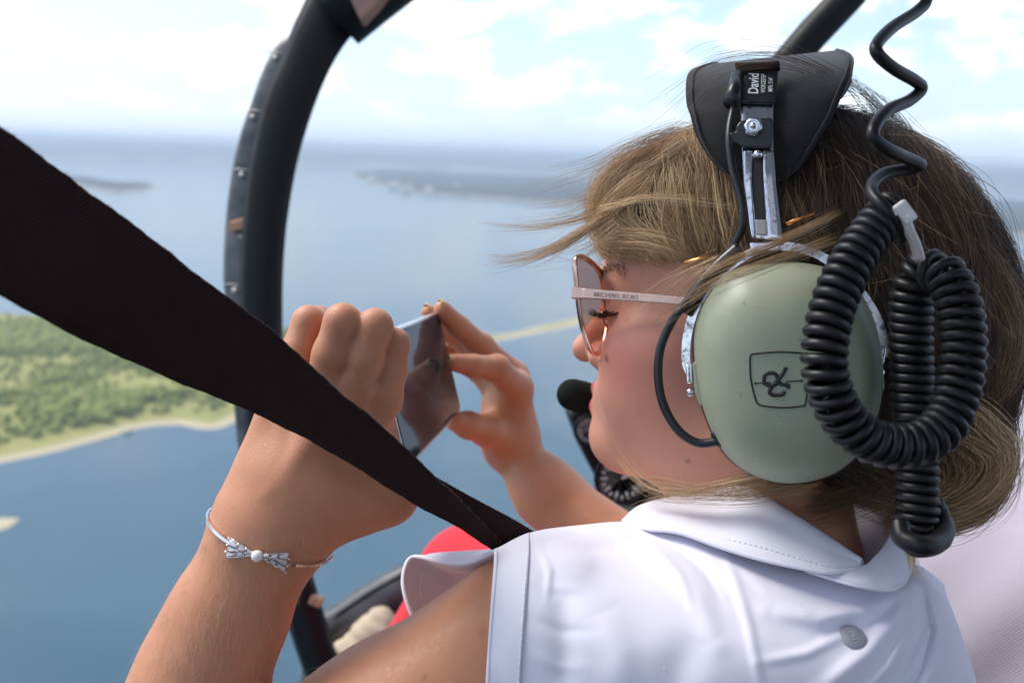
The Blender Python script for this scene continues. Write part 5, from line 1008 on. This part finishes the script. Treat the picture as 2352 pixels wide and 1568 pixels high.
# ------------------------------------------------------------------ phone
def phone():
    TR, BR = P(1007, 716, .700), P(1060, 944, .706); e1 = nrm(BR - TR); ax_l = -nrm(np.array([.105, .123, .987])); ax_l = nrm(ax_l - e1 * (ax_l @ e1)); h_ = np.linalg.norm(BR - TR); Ln = .186
    nrmv = nrm(np.cross(e1, ax_l)); nrmv = nrmv if nrmv[0] > 0 else -nrmv
    t = thing('smartphone', 'smartphone with a glossy dark screen and silver rim held between two hands', 'phone', TR + e1 * h_ / 2 + ax_l * Ln / 2)
    def outline(w, h0, r_, n=6):
        o = []
        for cx_, cy_, a0 in ((w - r_, h0 - r_, 0), (r_, h0 - r_, 90), (r_, r_, 180), (w - r_, r_, 270)):
            for a in np.linspace(a0, a0 + 90, n): o.append((cx_ + r_ * math.cos(R(a)), cy_ + r_ * math.sin(R(a))))
        return o
    ax = [ax_l, e1, nrmv]
    v, f = prism_vf(outline(Ln, h_, .008), TR, ax, -.0075, 0); bevel(mesh('frame', v, f, simple('silver_frame', (.80, .80, .82), .22, .9), t, False), .0010, 3)
    s = NT('screen_glass'); s.set(Base_Color=(.030, .042, .060), Roughness=.05, Specular_IOR_Level=.22)
    v, f = prism_vf([(.0022 + x, .0022 + y) for x, y in outline(Ln - .0044, h_ - .0044, .0066)], TR, ax, -.0005, .0004); mesh('screen', v, f, s.m, t, False)
    v, f = prism_vf([(.0022 + x, .0022 + y) for x, y in outline(Ln - .0044, h_ - .0044, .0066)], TR, ax, -.0080, -.0070); mesh('back_panel', v, f, simple('white_back', (.7, .7, .72), .3), t, False)
    for k in range(2): v, f = box_vf(TR + ax_l * (.04 + .022 * k) + nrmv * -.0038 - e1 * .0002, ax, (.007, .0006, .0012)); bevel(mesh('side_button', v, f, simple('silver_button', (.75, .75, .77), .25, .9), t, False), .0003)
phone()
# ------------------------------------------------------------------ fingernails of the far hand
NAIL = simple('gold_nail_polish', (.62, .40, .17), .28, .3, .15, 300); NAILP = simple('bare_nail', (.72, .40, .34), .3)
def nail(tip, prev, r_, up, m, l=.010):
    d = nrm(tip - prev); up = nrm(up - d * (up @ d)); s_ = np.cross(d, up); rows_ = []
    for i in range(7):
        t = i / 6; w = r_ * .80 * (1 - .25 * max(0, t - .7) / .3)
        rows_.append([tip + d * (-.003 + l * t) + s_ * w * math.sin(a) + up * (r_ * (.96 + .05) * math.cos(a) - .0022 * t) for a in np.linspace(-1.0, 1.0, 7)])
    gg = np.array(rows_); o = mesh('fingernail', gg.reshape(-1, 3), sheet_faces(7, 7), m, body); solid(o, .0006, 0)
nail(FINGERS_R[0][3][0], FINGERS_R[0][2][0], .0066, np.array([-.1, .9, -.5]), NAIL); nail(FINGERS_R[1][3][0], FINGERS_R[1][2][0], .0066, np.array([.35, .9, -.3]), NAIL); nail(FINGERS_R[2][3][0], FINGERS_R[2][2][0], .0062, np.array([.2, .9, -.4]), NAIL)
nail(P(1046, 968, .686), P(1075, 976, .698), .0072, np.array([0, .5, -.9]), NAILP, .008)
# ------------------------------------------------------------------ bracelet
SILV = simple('silver_chain', (.85, .85, .87), .18, 1.0, .05); PEARL = NT('pearl').set(Base_Color=(.86, .82, .80), Roughness=.22, Coat_Weight=.6, Sheen_Weight=.2).m
CRY = NT('crystal').set(Base_Color=(.93, .94, .97), Roughness=.06, Transmission_Weight=.55, IOR=1.7, Specular_IOR_Level=.8).m
br = thing('bracelet', 'thin silver chain bracelet with crystal bow and pearl around the near wrist', 'bracelet', P(592, 1273, .44))
def arm_pt(px, py, lift=.0012):
    h_ = hit(f_body, px, py); return h_ + grad(f_body, h_) * lift
def loop_wrist():
    # closed loop round the wrist, through the visible chain line
    a, b, c = arm_pt([500, 592, 700], [1222, 1274, 1295]); nn = nrm(np.cross(b - a, c - a)); ctr = P(601, 1250, .470); ctr = ctr - nn * ((ctr - b) @ nn); x = nrm(b - ctr); x = nrm(x - nn * (x @ nn)); y = np.cross(nn, x); out = []
    for t in np.linspace(0, 2 * math.pi, 180, endpoint=False):
        d = x * math.cos(t) + y * math.sin(t); r_ = np.linspace(.008, .05, 90); f_ = f_larm(ctr + d[None] * r_[:, None]); i = np.argmax(f_ > .0010); out.append(ctr + d * r_[i])
    return np.array(out)
wl = loop_wrist(); wl = np.vstack([wl, wl[:1]]); wp = resample(wl, 150)[:-1]
t_, n_, b_ = frames(wp, HU)
pxy = np.stack(px_of(wp), 1); vis = wp[:, 2] < .47
front = vis & (pxy[:, 0] > 528) & (pxy[:, 0] < 658)
links = []
for i in range(len(wp)):
    if front[i]: continue
    nn = grad(f_larm, wp[i:i + 1])[0]; links.append(box_vf(wp[i], [t_[i], np.cross(t_[i], nn), nn], (.00062, .00072, .00055)))
for vv, ff in links: mesh('chain_link', vv, ff, SILV, br, False)
def bow(c0, dir_px, side):
    d = np.array(dir_px, float); d /= np.linalg.norm(d); pr = np.array([-d[1], d[0]])
    for row, (s0, s1, w0, w1, cnt) in enumerate([(12, 26, 4, 9, 2), (29, 45, 8, 15, 2 + (row0 := 0)), (47, 68, 13, 22, 3)]):
        for k in range(cnt):
            o0 = (k - (cnt - 1) / 2) * (2 * w0 / cnt) * 1.05; o1 = (k - (cnt - 1) / 2) * (2 * w1 / cnt) * 1.05; hw0, hw1 = w0 / cnt * .86, w1 / cnt * .86
            q = [c0 + d * s0 + pr * (o0 - hw0), c0 + d * s0 + pr * (o0 + hw0), c0 + d * s1 + pr * (o1 + hw1), c0 + d * s1 + pr * (o1 - hw1)]; q = np.array(q)
            lo_ = arm_pt(q[:, 0], q[:, 1], .0006); hi_ = arm_pt((q.mean(0) + (q - q.mean(0)) * .62)[:, 0], (q.mean(0) + (q - q.mean(0)) * .62)[:, 1], .0026)
            mesh('crystal', np.vstack([lo_, hi_]), [(0, 1, 2, 3), (4, 7, 6, 5), (0, 4, 5, 1), (1, 5, 6, 2), (2, 6, 7, 3), (3, 7, 4, 0)], CRY, br, False)
            e = arm_pt([(c0 + d * (s1 + 1) + pr * (o1 + hw1))[0]], [(c0 + d * (s1 + 1) + pr * (o1 + hw1))[1]], .0014)[0]; v, f = lathe_vf([(.0002, -.0008), (.0007, -.0003), (.0007, .0003), (.0002, .0008)], e, np.eye(3), 8); mesh('silver_bead', v, f, SILV, br)
    for s_ in (-1, 1):
        ed = np.array([c0 + d * 10 + pr * s_ * 4, c0 + d * 68 + pr * s_ * 23]); ed = np.linspace(ed[0], ed[1], 6); tube('bow_edge', arm_pt(ed[:, 0], ed[:, 1], .0010), .00035, SILV, br, 6)
bow(np.array([592., 1273]), (-68, -16), -1); bow(np.array([592., 1273]), (66, 16), 1)
pc = arm_pt([592], [1273], .0026)[0]; bm = bmesh.new(); bmesh.ops.create_uvsphere(bm, u_segments=20, v_segments=14, radius=.0029); vv = np.array([v.co[:] for v in bm.verts]) + pc; ff = [tuple(x.index for x in f.verts) for f in bm.faces]; bm.free(); mesh('pearl', vv, ff, PEARL, br)
# fine down on the arm and wrist
def down():
    pa, ra = [], []; m = hair_mat('arm_down', [(0, (.55, .40, .25)), (1, (.62, .48, .32))])
    hh = hit(f_larm, rng.uniform(300, 760, 900), rng.uniform(1220, 1568, 900), .3, 1.0, 40); hh = hh[hh[:, 2] < .6]; gn = grad(f_larm, hh)
    for h_, nn in zip(hh, gn):
        d = nrm(np.array([-.2, -.9, .1]) + rng.normal(0, .25, 3)); d = nrm(d - nn * (d @ nn) + nn * .35); l = rng.uniform(.003, .0065); pa.append(np.array([h_, h_ + d * l * .5 + nn * .0004, h_ + d * l])); ra.append(np.array([.00005, .00004, .00002]))
    o = strands('arm_hair', pa, ra, m, body, np.zeros(len(pa))); o['kind'] = 'stuff'
down()
